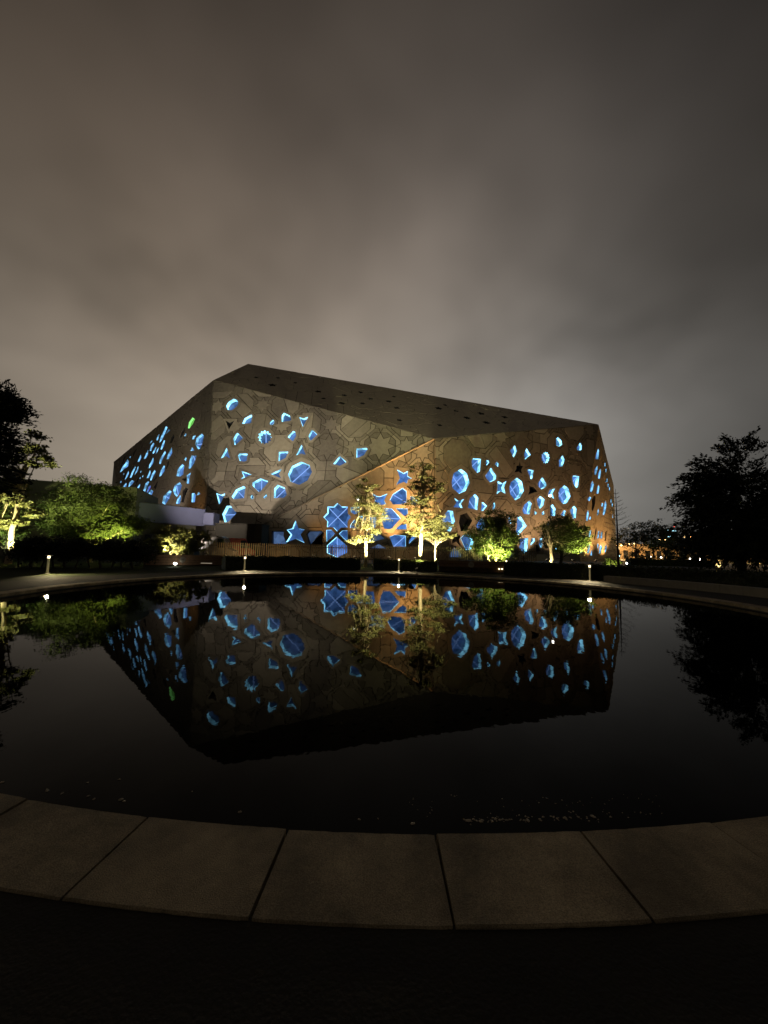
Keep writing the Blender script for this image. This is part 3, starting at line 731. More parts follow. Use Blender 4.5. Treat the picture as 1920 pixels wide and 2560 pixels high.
# ---- facet F (left, receding)
fF = Face('F', [V1, FL, FLb, down(onplane(310, 1362, V1, nF)) if False else onplane(312, 1362, V1, nF), onplane(512, 1368, V1, nF)], nF)
wF = wl(fF,
 (L2, [(560, 400), (580, 290), (650, 190), (700, 230), (660, 320), (585, 410)], 'green'), (L2, [(390, 600), (430, 480), (505, 380), (500, 460), (440, 570)], 'dark'),
 (L2, [(485, 555), (515, 500), (530, 530), (510, 560)]), (L2, [(645, 620), (660, 560), (715, 545), (690, 610)]),
 (L2, [(705, 720), (730, 600), (835, 510), (875, 560), (850, 690), (800, 805), (760, 815)], (0, 4)), (L2, [(610, 850), (640, 775), (685, 840)]),
 (L2, [(575, 1195), (595, 1030), (635, 940), (730, 950), (690, 1080), (620, 1190)], (2, 4)), (L2, [(490, 1020), (520, 970), (535, 1010), (520, 1055)]),
 (L2, [(335, 1345), (360, 1210), (450, 1110), (490, 1150), (470, 1310), (410, 1355)], (3, 4)), (L2, [(535, 1330), (560, 1320), (625, 1265), (600, 1350), (585, 1500), (535, 1490), (545, 1420)]),
 (L2, [(450, 1410), (525, 1370), (525, 1450)], 'dark'), (L2, [(265, 1630), (300, 1530), (400, 1470), (440, 1540), (400, 1680), (340, 1760), (290, 1700)], (1, 5)),
 (L2, [(440, 1860), (460, 1650), (515, 1570), (565, 1600), (510, 1740), (480, 1870)], 'dark'), (L2, [(50, 1880), (80, 1740), (200, 1630), (240, 1660), (190, 1800), (110, 1910)], (1, 4)),
 (L2, [(325, 1890), (350, 1800), (410, 1720), (430, 1790), (400, 1900)]), (L2, [(630, 1860), (640, 1690), (690, 1680), (715, 1730), (700, 1860)]), (L2, [(730, 1730), (770, 1660), (800, 1700)]),
 (L2, [(195, 700), (235, 580), (280, 520), (290, 580), (240, 690)], 'dark'), (L2, [(125, 1200), (150, 1090), (190, 1030), (180, 1120), (150, 1200)], 'dark'),
 (L1, [(1195, 620), (1220, 500), (1280, 380), (1340, 240), (1380, 260), (1330, 400), (1270, 530)]), (L1, [(1350, 410), (1400, 310), (1440, 330)]), (L1, [(1125, 560), (1150, 470), (1195, 420), (1160, 560)]),
 (L1, [(970, 650), (1000, 580), (1040, 570)]), (L1, [(970, 800), (1000, 690), (1050, 620), (1080, 650), (1030, 740), (1000, 810)]), (L1, [(1030, 860), (1090, 750), (1125, 710), (1095, 830), (1060, 870)]),
 (L1, [(1105, 890), (1140, 780), (1190, 710), (1150, 830)]), (L1, [(1220, 770), (1250, 670), (1300, 560), (1320, 570), (1300, 690), (1250, 770)]), (L1, [(835, 990), (880, 880), (935, 780), (930, 900), (890, 970)]),
 (L1, [(690, 1060), (730, 960), (765, 890), (775, 970), (740, 1040)]), (L1, [(1190, 1100), (1210, 990), (1320, 810), (1340, 850), (1290, 960), (1220, 1110)]), (L1, [(1360, 1000), (1390, 890), (1475, 730), (1490, 850), (1420, 980)]),
 (L1, [(950, 1210), (960, 1130), (1010, 1040), (1050, 960), (1060, 1060), (1010, 1150)]), (L1, [(1190, 1400), (1220, 1270), (1290, 1150), (1320, 1150), (1310, 1270), (1240, 1370)]),
 (L1, [(900, 1430), (940, 1340), (980, 1250), (990, 1330), (960, 1420)]), (L1, [(980, 1480), (1010, 1360), (1080, 1250), (1110, 1290), (1060, 1390), (1000, 1490)]),
 (L1, [(285, 1300), (330, 1190), (400, 1100), (455, 1000), (490, 1070), (470, 1160), (400, 1210)]), (L1, [(510, 1425), (560, 1290), (630, 1170), (650, 1180), (595, 1310), (545, 1420)]),
 (L1, [(615, 1370), (655, 1260), (710, 1150), (700, 1260)]), (L1, [(395, 1480), (430, 1370), (480, 1270), (490, 1350)]), (L1, [(480, 1640), (500, 1540), (560, 1480), (610, 1510), (560, 1580)]),
 (L1, [(345, 1690), (370, 1610), (430, 1545), (435, 1610), (390, 1690)]), (L1, [(435, 1990), (480, 1850), (520, 1740), (590, 1660), (555, 1780), (500, 1900), (460, 1990)]), (L1, [(540, 1880), (575, 1760), (620, 1740), (590, 1830)]),
 (L1, [(580, 2000), (600, 1900), (650, 1840), (660, 1860), (610, 1990)]), (L1, [(665, 1720), (690, 1640), (750, 1560), (740, 1640), (690, 1710)]),
 (L1, [(735, 1950), (770, 1840), (850, 1650), (870, 1560), (930, 1510), (955, 1530), (890, 1680), (845, 1800), (790, 1930)]), (L1, [(900, 1900), (930, 1800), (1000, 1700), (1050, 1740), (990, 1870), (930, 1990)]),
 (L1, [(895, 1780), (935, 1640), (990, 1600), (990, 1650), (930, 1760)], 'violet'),
 (L1, [(300, 1160), (350, 1030), (410, 900), (410, 960), (340, 1120)], 'dark'), (L1, [(540, 1000), (600, 850), (670, 730), (660, 800), (580, 960)], 'dark'), (L1, [(340, 1470), (390, 1370), (425, 1320), (395, 1420)], 'dark'),
 (L1, [(630, 1600), (650, 1500), (715, 1430), (700, 1500), (660, 1610)], 'dark'), (L1, [(1040, 1540), (1080, 1430), (1130, 1350), (1130, 1430)], 'dark'), (L1, [(1060, 1640), (1110, 1560), (1170, 1490), (1110, 1690)], 'dark'),
 *[(L1, [(x - 14, y + 22), (x - 6, y - 8), (x + 14, y - 24), (x + 6, y + 10)]) for x, y in ((370, 1340), (520, 950), (765, 1285), (750, 1430), (810, 1390), (305, 1520), (865, 2010), (925, 2015))])
facade(fF, wF, girih(fF.poly, 5.2, 4), frames=False, separate=False)
# ---- facets D and E (right end)
fD = Face('D', [P4, Q0, ext(P4, Q0, ZB), ext(P4, P4b, ZB)], nD)
wD = wl(fD,
 *[(D1, p) for p in (
 [(352, 600), (365, 520), (395, 440), (408, 470), (400, 600)], [(335, 840), (345, 760), (385, 700), (385, 760), (360, 840)], [(390, 900), (395, 820), (430, 750), (440, 790), (420, 900)],
 [(270, 1090), (285, 980), (310, 935), (330, 990), (310, 1080), (290, 1110)], [(365, 1130), (380, 1040), (400, 1000), (415, 1030), (400, 1130)], [(230, 1215), (265, 1180), (290, 1190), (260, 1250)],
 [(205, 1540), (220, 1430), (240, 1380), (250, 1430), (235, 1550)], [(375, 1470), (385, 1390), (405, 1360), (405, 1440)], [(465, 1450), (480, 1330), (505, 1240), (525, 1280), (510, 1400), (485, 1460)],
 [(255, 1520), (270, 1480), (285, 1490), (275, 1530)], [(235, 1800), (260, 1710), (290, 1690), (270, 1800)], [(375, 1820), (390, 1720), (415, 1700), (405, 1810)], [(425, 1820), (435, 1730), (460, 1710), (455, 1820)],
 [(225, 2040), (240, 1930), (265, 1880), (270, 1970), (245, 2050)], [(275, 2080), (285, 2010), (300, 2000), (300, 2080)], [(405, 2050), (412, 1960), (435, 1910), (450, 1950), (430, 2050)], [(490, 2030), (500, 1950), (520, 1910), (530, 1960), (510, 2030)],
 [(380, 1920), (390, 1890), (403, 1910), (390, 1990)], [(120, 2040), (130, 1990), (150, 1975), (140, 2040)], [(195, 1800), (205, 1760), (215, 1770), (205, 1810)], [(440, 1310), (455, 1270), (475, 1290), (455, 1340)])],
 (D1, [(293, 1370), (300, 1230), (335, 1140), (355, 1170), (345, 1290), (310, 1400)], 'dark'), (D1, [(330, 1830), (345, 1700), (365, 1640), (370, 1700), (345, 1840)], 'dark'), (D1, [(490, 1860), (505, 1720), (530, 1700), (515, 1850)], 'dark'))
facade(fD, wD, girih(fD.poly, 5, 5), frames=False, separate=False)
fE = Face('E', [P4, S0, onplane(1541, 1385, P4, nE), Q0], nE)
wE = wl(fE, *[(D1, [(x - 7, y + 25), (x - 5, y - 20), (x + 6, y - 30), (x + 7, y + 18)], .6) for x, y in ((500, 690), (515, 780), (532, 930), (548, 1010), (570, 1060), (592, 1250), (612, 1310), (618, 1480))])
facade(fE, wE, girih(fE.poly, 6, 6), frames=False, separate=False)
# ---- sloping roof facet with small dark openings
fR = Face('R', [V1, P3, P4, P2], nR)
roofw = []
for x, y, s in ((75, 100, 1), (150, 135, 1.5), (175, 102, .8), (255, 125, .8), (360, 165, 1.2), (385, 197, .9), (470, 218, 1.5), (480, 182, 1), (555, 168, 1), (565, 220, 1), (600, 198, 1.1), (685, 210, 1.1), (710, 188, .8), (722, 240, 1.1), (735, 297, .9), (915, 242, 1.2), (945, 227, .7), (995, 254, .9), (1045, 286, 1.2), (1110, 266, 1.2), (1135, 308, 1.2), (1220, 283, 1.1), (1215, 310, .9), (920, 320, .9)):
    c = fR.px(600 + x * RR[2], 890 + y * RR[2]); e = fR.px(600 + (x + 14 * s) * RR[2], 890 + y * RR[2]); r = math.hypot(e[0] - c[0], e[1] - c[1])
    k = (5, 8, 4)[int(x) % 3]
    roofw.append(dict(P=[(c[0] + r * (1 if i % 2 == 0 else .55) * math.cos(i * math.pi / k + x), c[1] + r * (1 if i % 2 == 0 else .55) * math.sin(i * math.pi / k + x)) for i in range(2 * k)], k='dark', bars=[]))
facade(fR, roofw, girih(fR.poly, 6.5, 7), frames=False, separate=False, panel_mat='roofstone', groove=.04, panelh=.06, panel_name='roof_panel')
# ---- hidden back of the volume
G0 = Vector((5, 130, 24)); 
Vb = [V1, P2, P4, S0, G0, FL, down(FL), down(G0), down(S0), FLb]
mesh_obj('rear_shell', Vb, [(0, 1, 4, 5), (1, 2, 4), (2, 3, 4), (5, 4, 7, 6), (4, 3, 8, 7)], M['stone2'], hall, True)
# ---- panels: the 300 that show largest are parts of their own, the rest one part
sepP = sorted([p for p in PANELS if p[4]], key=lambda p: -p[0])
for p in sepP[:300]: mesh_obj(p[5], p[1], p[2], M[p[3]], hall, True)
def joined(name, lst, mname):
    V = []; Fc = []
    for p in lst:
        b0 = len(V); V += p[1]; Fc += [[b0 + i for i in f] for f in p[2]]
    if V: tag(mesh_obj(name, V, Fc, M[mname], hall, True), kind='stuff')
joined('stone_panel_field', sepP[300:] + [p for p in PANELS if not p[4] and p[3] == 'stone'], 'stone')
joined('roof_panel_field', [p for p in PANELS if p[3] == 'roofstone'], 'roofstone')
# fin added along the A / C fold to keep amber light off facet A
c0, c1 = P3 + (XA - P3) * .004, P3 + (XA - P3) * .97; dn = Vector((0, 0, -.22)); out_ = Vector((0, -.95, 0)); bk = Vector((0, .25, 0))
mesh_obj('added_light_fin', [c0 + bk, c1 + bk, c1 + out_, c0 + out_ * .6, c0 + bk + dn, c1 + bk + dn, c1 + out_ + dn * .5, c0 + out_ * .6 + dn * .5], [(0, 1, 2, 3), (7, 6, 5, 4), (3, 2, 6, 7), (0, 3, 7, 4), (1, 5, 6, 2)], M['stone2'], hall, True)
# ---- floodlights that wash the facets (fixtures stand on the plaza)
def flood(label, x, y, target, power, col, size, blend=.6, group='facade floodlights on the plaza', zb=0):
    z = .42
    target = Vector(target) - Vector((0, 0, zb))
    e = empty('floodlight', (x, y, zb), label, 'floodlight', group)
    bm = bmesh.new(); add_box(bm, (0, 0, .02), (.3, .3, .04)); add_box(bm, (0, 0, .14), (.06, .06, .22)); bm_obj('stand', bm, M['darkmetal'], e)
    d = (Vector(target) - Vector((x, y, z))).normalized(); q = d.to_track_quat('-Y', 'Z').to_matrix()
    bm = bmesh.new(); add_box(bm, (0, .09, 0), (.42, .18, .3), bev=.02); bmesh.ops.rotate(bm, cent=(0, 0, 0), matrix=q, verts=bm.verts[:]); bmesh.ops.translate(bm, vec=(0, 0, z - .02), verts=bm.verts[:]); bm_obj('housing', bm, M['darkmetal'], e)
    bm = bmesh.new(); add_box(bm, (0, -.012, 0), (.36, .01, .24)); bmesh.ops.rotate(bm, cent=(0, 0, 0), matrix=q, verts=bm.verts[:]); bmesh.ops.translate(bm, vec=(0, 0, z - .02), verts=bm.verts[:]); bm_obj('lens', bm, M['lamp_warm'], e)
    p = Vector((x, y, z + zb)) + d * .06
    spot('flood_beam', p, target + Vector((0, 0, zb)), power, col, size, blend, .15, e)
# facets A (dim neutral wash), C, B, D (amber wash from close below)
NW = (1, .87, .72); AM = (1, .50, .15)
flood('floodlight on the plaza washing the tall left facet, left one', -27, 49, (-24, 75, 22), 20000, NW, 78, .9)
flood('floodlight on the plaza washing the tall left facet, right one', -13, 48, (-16, 72, 20), 11000, NW, 58, .9)
flood('added floodlight on the podium roof brightening the receding left facet', -46, 66, (-60, 98, 20), 5200, (1, .86, .72), 110, zb=7.75)  # unseen lamp added to brighten facet F
flood('floodlight at the right end of the podium roof by the hall edge', -36.5, 66.5, (-44, 84, 11), 900, AM, 100, zb=7.75)
for i, (x, p, tz) in enumerate(((-12, 1100, 8), (-5, 3600, 10), (1.0, 15000, 15), (5.6, 34000, 19))):
    flood(('amber floodlight under the star window', 'amber floodlight right of the square star window', 'amber floodlight behind the tall slim tree', 'amber floodlight at the foot of the front corner')[i], x, 66.7, (x + 1.4, 70, tz), p, AM, 66, .9)
for i, (t_, p) in enumerate(((6, 2200), (14, 4800), (22, 5400), (29, 4600), (36, 3600))):
    q = P3 + dB * t_ + nB * 5.5
    flood(('first', 'second', 'third', 'fourth', 'fifth')[i] + ' amber floodlight from the front corner along the right facet', q.x, q.y, (q.x - nB.x * 5.5, q.y - nB.y * 5.5, 8.5), p, (1, .60, .29), 82, .95)
for i, (t_, p) in enumerate(((5, 7500), (16, 8000))):
    q = down(P4b) + dD * t_ + Vector((dD.y, -dD.x, 0)) * 4
    flood(('near', 'far')[i] + ' amber floodlight at the right end wall of the hall', q.x, q.y, (q.x - dD.y * 4, q.y + dD.x * 4, 11), p, AM, 120)

# ------------------------------------------------------------------ low podium, ramp wall and plain wall on the left
pod = empty('podium', (-38, 62, 0), 'grey blue podium slab with parapet in front of the left facet', 'podium')
def prism(name, pl, z0, z1, m_, parent, keep=True):
    n = len(pl); V = [(x, y, z0) for x, y in pl] + [(x, y, z1) for x, y in pl]
    return mesh_obj(name, V, [tuple(range(n))[::-1], tuple(range(n, 2 * n))] + [(i, (i + 1) % n, n + (i + 1) % n, n + i) for i in range(n)], m_, parent, keep)
prism('slab', [(-36.6, 54), (-30.1, 64.4), (-46, 76), (-62, 66)], 5.0, 7.75, M['wallwhite'], pod)
prism('end_block', [(-30.2, 64.1), (-28.5, 64.1), (-28.5, 66.5), (-32, 66.5)], 5.2, 7.2, M['wallwhite'], pod)
prism('base_wall', [(-37.4, 55.6), (-31.8, 65), (-46, 75), (-60, 66)], -.2, 5.0, M['wallgreen'], pod)
prism('parapet_rail', [(-36.62, 53.98), (-30.08, 64.4), (-30.3, 64.5), (-36.8, 54.1)], 7.75, 7.83, M['darkmetal'], pod)
for k in range(5):
    f = (k + .5) / 5; x = -37.3 + 5.5 * f; y = 55.5 + 9.2 * f
    d_ = Vector((5.6, 9.4)).normalized(); nn = Vector((d_.y, -d_.x))
    V = []
    for sgn, z in ((-.5, .1), (.5, .1), (.5, 3.2), (-.5, 3.2)): V.append((x + d_.x * sgn + nn.x * .06, y + d_.y * sgn + nn.y * .06, z))
    mesh_obj('doorway', V, [(0, 1, 2, 3)], M['glassdark'], pod, True)
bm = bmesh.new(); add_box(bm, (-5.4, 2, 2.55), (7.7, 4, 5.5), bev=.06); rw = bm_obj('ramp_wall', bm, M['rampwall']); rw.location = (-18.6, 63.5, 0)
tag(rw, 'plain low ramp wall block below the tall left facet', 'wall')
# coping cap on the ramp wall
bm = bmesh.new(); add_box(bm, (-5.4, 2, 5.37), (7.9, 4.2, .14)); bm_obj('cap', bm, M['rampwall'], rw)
sw = empty('side_building', (-46, 52, 0), 'plain dim side building wall behind the left trees', 'building')
xl, xr = xat(-260, 44), xat(330, 54)
prism('wall', [(xl, 44), (xr, 54), (xr - 4, 66), (xl - 12, 60)], -.2, zat(1199, 110, 47.5), M['wallgreen'], sw)
zt = zat(1199, 110, 47.5)
prism('parapet', [(xl - .05, 43.9), (xr + .1, 53.95), (xr - 4, 66), (xl - 12, 60)], zt, zt + .18, M['wallgreen'], sw)

# ------------------------------------------------------------------ fence of timber slats
fen = empty('slat_fence', (0, 46, 0), 'long timber fence of upright slats in front of the hall', 'fence')
x0_, x1_ = xat(505, 46), xat(1345, 46)
bm = bmesh.new(); add_box(bm, (0, 0, 1.05), (.085, .03, 2.1)); slat0 = None
k = int((x1_ - x0_) / .255); rng = random.Random(3)
for i in range(k):
    x = x0_ + i * .255
    if slat0 is None: o = bm_obj('slat', bm, M['slat'], fen); slat0 = o
    else: o = slat0.copy(); COL.objects.link(o)
    o.location = (x + rng.uniform(-.012, .012), rng.uniform(-.01, .01), rng.uniform(-.025, .025)); o.rotation_euler = (0, rng.uniform(-.006, .006), 0)
for z in (.45, 1.75):
    bm = bmesh.new(); add_box(bm, ((x0_ + x1_) / 2, .045, z), (x1_ - x0_ + .3, .045, .1)); bm_obj('rail', bm, M['darkmetal'], fen)
p0 = None
for i in range(0, k, 10):
    if p0 is None:
        bm = bmesh.new(); add_box(bm, (0, .11, 1.0), (.08, .08, 2.05)); o = bm_obj('post', bm, M['darkmetal'], fen); p0 = o
    else: o = p0.copy(); COL.objects.link(o)
    o.location = (x0_ + i * .255 + .12, 0, 0)

# ------------------------------------------------------------------ vans behind the fence
def van(name, label, loc, rz, paint, Ln=5.2, Wd=2.0, H=2.6, group='vehicles parked below the hall'):
    e = empty(name, loc, label, 'van', group, rz)
    prof = [(-Ln / 2, .35), (-Ln / 2, H - .12), (-Ln / 2 + .12, H), (Ln / 2 - 1.75, H), (Ln / 2 - 1.45, H - .1), (Ln / 2 - .75, 1.32), (Ln / 2 - .12, 1.12), (Ln / 2, .95), (Ln / 2, .35)]
    bm = bmesh.new(); a = [bm.verts.new((x, -Wd / 2, z)) for x, z in prof]; b = [bm.verts.new((x, Wd / 2, z)) for x, z in prof]
    bm.faces.new(a); bm.faces.new(b[::-1])
    for i in range(len(prof)): j = (i + 1) % len(prof); bm.faces.new((a[i], b[i], b[j], a[j]))
    bmesh.ops.bevel(bm, geom=bm.edges[:], offset=.05, segments=2, affect='EDGES'); bmesh.ops.recalc_face_normals(bm, faces=bm.faces[:]); bm_obj('body', bm, paint, e, smooth=False)
    y = Wd / 2 + .006
    for sy in (-1, 1):
        V = [(Ln / 2 - 1.5, sy * y, 1.45), (Ln / 2 - .95, sy * y, 1.45), (Ln / 2 - 1.48, sy * y, H - .3), (Ln / 2 - 2.2, sy * y, H - .3), (Ln / 2 - 2.2, sy * y, 1.45)]
        mesh_obj('side_window', V, [tuple(range(5)) if sy < 0 else tuple(range(5))[::-1]], M['glassdark'], e)
    V = [(Ln / 2 - .80 + .03, -Wd / 2 + .18, 1.40), (Ln / 2 - .80 + .03, Wd / 2 - .18, 1.40), (Ln / 2 - 1.40 + .03, Wd / 2 - .22, H - .2), (Ln / 2 - 1.40 + .03, -Wd / 2 + .22, H - .2)]
    mesh_obj('windscreen', V, [(0, 1, 2, 3)], M['glassdark'], e)
    for sx in (-Ln / 2 + .95, Ln / 2 - .95):
        for sy in (-1, 1):
            bm = bmesh.new(); add_lathe(bm, [(.2, -.11), (.33, -.11), (.35, -.07), (.35, .07), (.33, .11), (.2, .11)], seg=18); bmesh.ops.rotate(bm, cent=(0, 0, 0), matrix=Matrix.Rotation(math.pi / 2, 3, 'X'), verts=bm.verts[:])
            wv = bm_obj('wheel', bm, M['tyre'], e); wv.location = (sx, sy * (Wd / 2 - .1), .35)
            bm = bmesh.new(); add_lathe(bm, [(.02, -.13), (.2, -.12), (.2, .12), (.02, .13)], seg=14); bmesh.ops.rotate(bm, cent=(0, 0, 0), matrix=Matrix.Rotation(math.pi / 2, 3, 'X'), verts=bm.verts[:]); bm_obj('rim', bm, M['palemetal'], wv)
    for sy in (-1, 1):
        bm = bmesh.new(); add_box(bm, (Ln / 2 + .005, sy * (Wd / 2 - .28), .98), (.03, .34, .16), bev=.01); bm_obj('headlight', bm, M['palemetal'], e)
        bm = bmesh.new(); add_box(bm, (Ln / 2 - 1.0, sy * (Wd / 2 + .12), 1.55), (.1, .2, .26), bev=.02); bm_obj('mirror', bm, M['darkmetal'], e)
    return e
van('white_van', 'tall white van behind the slat fence beside the big leafed shrub', (xat(548, 54), 54, 0), 0, M['whitepaint'], 4.6, 2.0, 2.95)
van('red_van', 'dark red van behind the slat fence right of the white van', (xat(600, 57.5), 57.5, 0), .5, M['redpaint'], 4.2, 1.9, 2.85)

# ------------------------------------------------------------------ bollards, lamps
def bollard(label, px, py):
    p = ground(px, py); e = empty('bollard_light', (p.x, p.y, 0), label, 'bollard light', 'bollard lights round the pool')
    bm = bmesh.new(); add_lathe(bm, [(.16, -.01), (.16, .015), (.07, .02), (.07, .04)]); bm_obj('base', bm, M['palemetal'], e)
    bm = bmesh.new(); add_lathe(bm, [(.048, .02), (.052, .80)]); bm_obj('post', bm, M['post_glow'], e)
    bm = bmesh.new(); add_lathe(bm, [(.05, .80), (.06, .82), (.06, .92), (.05, .93)]); bm_obj('lens', bm, M['lamp_warm'], e)
    bm = bmesh.new(); add_lathe(bm, [(.17, .93), (.175, .945), (.15, .965), (.02, .98)]); bm_obj('cap', bm, M['palemetal'], e)
    q = (Vector((PC.x, PC.y)) - Vector((p.x, p.y))).normalized() * .13
    spot('bollard_beam', (p.x + q.x, p.y + q.y, .915), (p.x + q.x * 10, p.y + q.y * 10, 0), 700, (1, .80, .46), 122, .8, .07, e)
    return e
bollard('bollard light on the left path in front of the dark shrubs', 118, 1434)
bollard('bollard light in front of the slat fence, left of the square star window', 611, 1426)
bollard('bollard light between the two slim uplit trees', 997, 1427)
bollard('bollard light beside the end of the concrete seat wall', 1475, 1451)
def uplight(label, x, y, tgt, power, col, size=80, z=0.0, glow='lamp_warm', blend=.6, r=.07):
    e = empty('garden_spotlight', (x, y, z), label, 'spotlight', 'garden spotlights')
    bm = bmesh.new(); add_lathe(bm, [(.015, -.1), (.015, .12)], seg=8); bm_obj('spike', bm, M['darkmetal'], e)
    d = (Vector(tgt) - Vector((x, y, z + .2))).normalized(); q = d.to_track_quat('Z', 'Y').to_matrix()
    bm = bmesh.new(); add_lathe(bm, [(.04, -.1), (r, -.06), (r, .05)], seg=14); bmesh.ops.rotate(bm, cent=(0, 0, 0), matrix=q, verts=bm.verts[:]); bmesh.ops.translate(bm, vec=(0, 0, .2), verts=bm.verts[:]); bm_obj('housing', bm, M['darkmetal'], e)
    bm = bmesh.new(); add_lathe(bm, [(r * .85, .052), (r * .8, .06)], seg=14); bmesh.ops.rotate(bm, cent=(0, 0, 0), matrix=q, verts=bm.verts[:]); bmesh.ops.translate(bm, vec=(0, 0, .2), verts=bm.verts[:]); bm_obj('lens', bm, M[glow], e)
    spot('uplight_beam', Vector((x, y, z + .2)) + d * .09, tgt, power, col, size, blend, .05, e)
def lamp_post(label, px, py, D, glow='lamp_white', power=250, col=(1, .93, .8), r=.17):
    x, z = xat(px, D), zat(py, px, D); x = at(px, py, D).x
    e = empty('lamp_post', (x, D, 0), label, 'lamp post', 'lamp posts near the hall')
    bm = bmesh.new(); add_lathe(bm, [(.11, 0), (.11, .5), (.06, .55), (.045, z - r)], seg=12); bm_obj('pole', bm, M['darkmetal'], e)
    bm = bmesh.new(); add_lathe(bm, [(.03, -r), (r * .7, -r * .75), (r, -.1 * r), (r * .85, .5 * r), (.05, r * .8)], seg=16); o = bm_obj('globe', bm, M[glow], e, smooth=True); o.location.z = z
    bm = bmesh.new(); add_lathe(bm, [(r * .5, .0), (r * 1.0, .02), (r * .4, .1)], seg=16); o = bm_obj('hood', bm, M['darkmetal'], e); o.location.z = z + r * .75
    return e
lamp_post('lamp post with white lamp in front of the amber facet', 895, 1247, 50)
lamp_post('lamp post with pinkish white lamp over the right dark bush tree', 1375, 1239, 50, r=.15)

# ------------------------------------------------------------------ vegetation
def leaf_mesh(name, C, size, aspect, m_, parent, rs, droop=0.0, up=.6, axis=None, jit=.35):
    n = len(C); C = np.asarray(C, float)
    d = rs.normal(size=(n, 3)); d[:, 2] *= .6; d[:, 2] -= droop
    if axis is not None: d = d * .45 + axis
    d /= np.linalg.norm(d, axis=1)[:, None]
    nn = rs.normal(size=(n, 3)); nn[:, 2] += up * 1.5
    s = np.cross(nn, d); s /= np.maximum(1e-6, np.linalg.norm(s, axis=1))[:, None]
    nn = np.cross(d, s)
    L_ = size * (1 + jit * rs.uniform(-1, 1, n))[:, None]; w = L_ / aspect * .5
    V = np.empty((n, 4, 3))
    V[:, 0] = C - d * L_ * .5; V[:, 1] = C + s * w + nn * w * .25 - d * L_ * .03; V[:, 2] = C + d * L_ * .5 - nn * L_ * .08; V[:, 3] = C - s * w + nn * w * .25 - d * L_ * .03
    me = bpy.data.meshes.new(name); me.vertices.add(n * 4); me.vertices.foreach_set('co', V.reshape(-1))
    idx = np.arange(n * 4).reshape(n, 4)
    tri = np.stack([idx[:, [0, 1, 2]], idx[:, [0, 2, 3]]], 1).reshape(-1)
    me.loops.add(len(tri)); me.loops.foreach_set('vertex_index', tri)
    me.polygons.add(n * 2); me.polygons.foreach_set('loop_start', np.arange(0, n * 6, 3)); me.polygons.foreach_set('loop_total', np.full(n * 2, 3))
    me.materials.append(m_); me.update(calc_edges=True)
    o = bpy.data.objects.new(name, me); COL.objects.link(o); o.parent = parent
    return o
def ellips(rs, n, c, r, shell=.45):
    d = rs.normal(size=(n, 3)); d /= np.linalg.norm(d, axis=1)[:, None]
    t = (shell + (1 - shell) * rs.uniform(0, 1, n) ** .6)[:, None]
    return np.array(c) + d * t * np.array(r)
def clumps(rs, centres, rad, per, flat=.6):
    out = []
    for c in centres:
        k = max(3, int(per * rs.uniform(.5, 1.5))); r = rad * rs.uniform(.6, 1.35)
        out.append(c + rs.normal(size=(k, 3)) * np.array([r, r, r * flat]) * .55)
    return np.concatenate(out)
def limbs(rng, base, fork, targets, r0, seg=7, lean=0):
    V = []; Fc = []
    top = Vector(fork)
    n = 6
    pts = [Vector(base).lerp(top, i / n) + Vector((rng.uniform(-1, 1), rng.uniform(-1, 1), 0)) * r0 * .5 * (0 < i < n) for i in range(n + 1)]
    tube(V, Fc, pts, [r0 * (1.25 if i == 0 else 1 - .35 * i / n) for i in range(n + 1)], 10)
    for t_ in targets:
        t_ = Vector(t_); k = rng.uniform(.55, 1.0); st = pts[0].lerp(top, k)
        mid = st.lerp(t_, .5) + Vector((0, 0, .12 * (t_ - st).length)) * rng.uniform(-.4, 1)
        tube(V, Fc, [st, st.lerp(mid, .55), mid, mid.lerp(t_, .6), t_], [r0 * .38, r0 * .3, r0 * .22, r0 * .15, r0 * .06], seg)
    return V, Fc
def tree(name, label, x, y, ells, trunk_h, r0, leafm, barkm, nclump, per, leaf, seed, rad=.5, aspect=2, cat='tree', group=None, droop=.1, flat=.6, shell=.35, base=None, top=None, up=.6, nb=10, extra_trunks=(), z0=0):
    rs = np.random.RandomState(seed); rng = random.Random(seed)
    e = empty(name, (x, y, z0), label, cat, group)
    wts = np.array([r[0] * r[1] * r[2] for c, r in ells]) ** .67; wts /= wts.sum()
    cen = []
    for (c, r), w in zip(ells, wts): cen.append(ellips(rs, max(2, int(nclump * w)), c, r, shell))
    cen = np.concatenate(cen); cen = cen[cen[:, 2] > .15]
    tg = [cen[i] for i in rs.choice(len(cen), min(nb, len(cen)), replace=False)]
    fork = top or (rng.uniform(-.1, .1), rng.uniform(-.1, .1), trunk_h)
    V, Fc = limbs(rng, base or (0, 0, -.1), fork, tg, r0)
    for (bx, by, tx, ty, th, rr) in extra_trunks:
        v2, f2 = limbs(rng, (bx, by, -.1), (tx, ty, th), tg[:3], rr); b0 = len(V); V += v2; Fc += [tuple(b0 + i for i in f) for f in f2]
    mesh_obj('trunk', V, Fc, M[barkm], e, smooth=True)
    P = clumps(rs, cen, rad, per, flat); P = P[P[:, 2] > .05]
    leaf_mesh('crown', P, leaf, aspect, M[leafm], e, rs, droop, up)
    return e
def E_(px, py, D, rx, rz, x, ry=None):       # ellipsoid centred on a pixel at depth D, in the local frame of a tree at x
    p = at(px, py, D); return ((p.x - x, 0, p.z), (rx, ry or rx, rz))
UC = (1, .92, .50); UG = (.92, 1.0, .36)
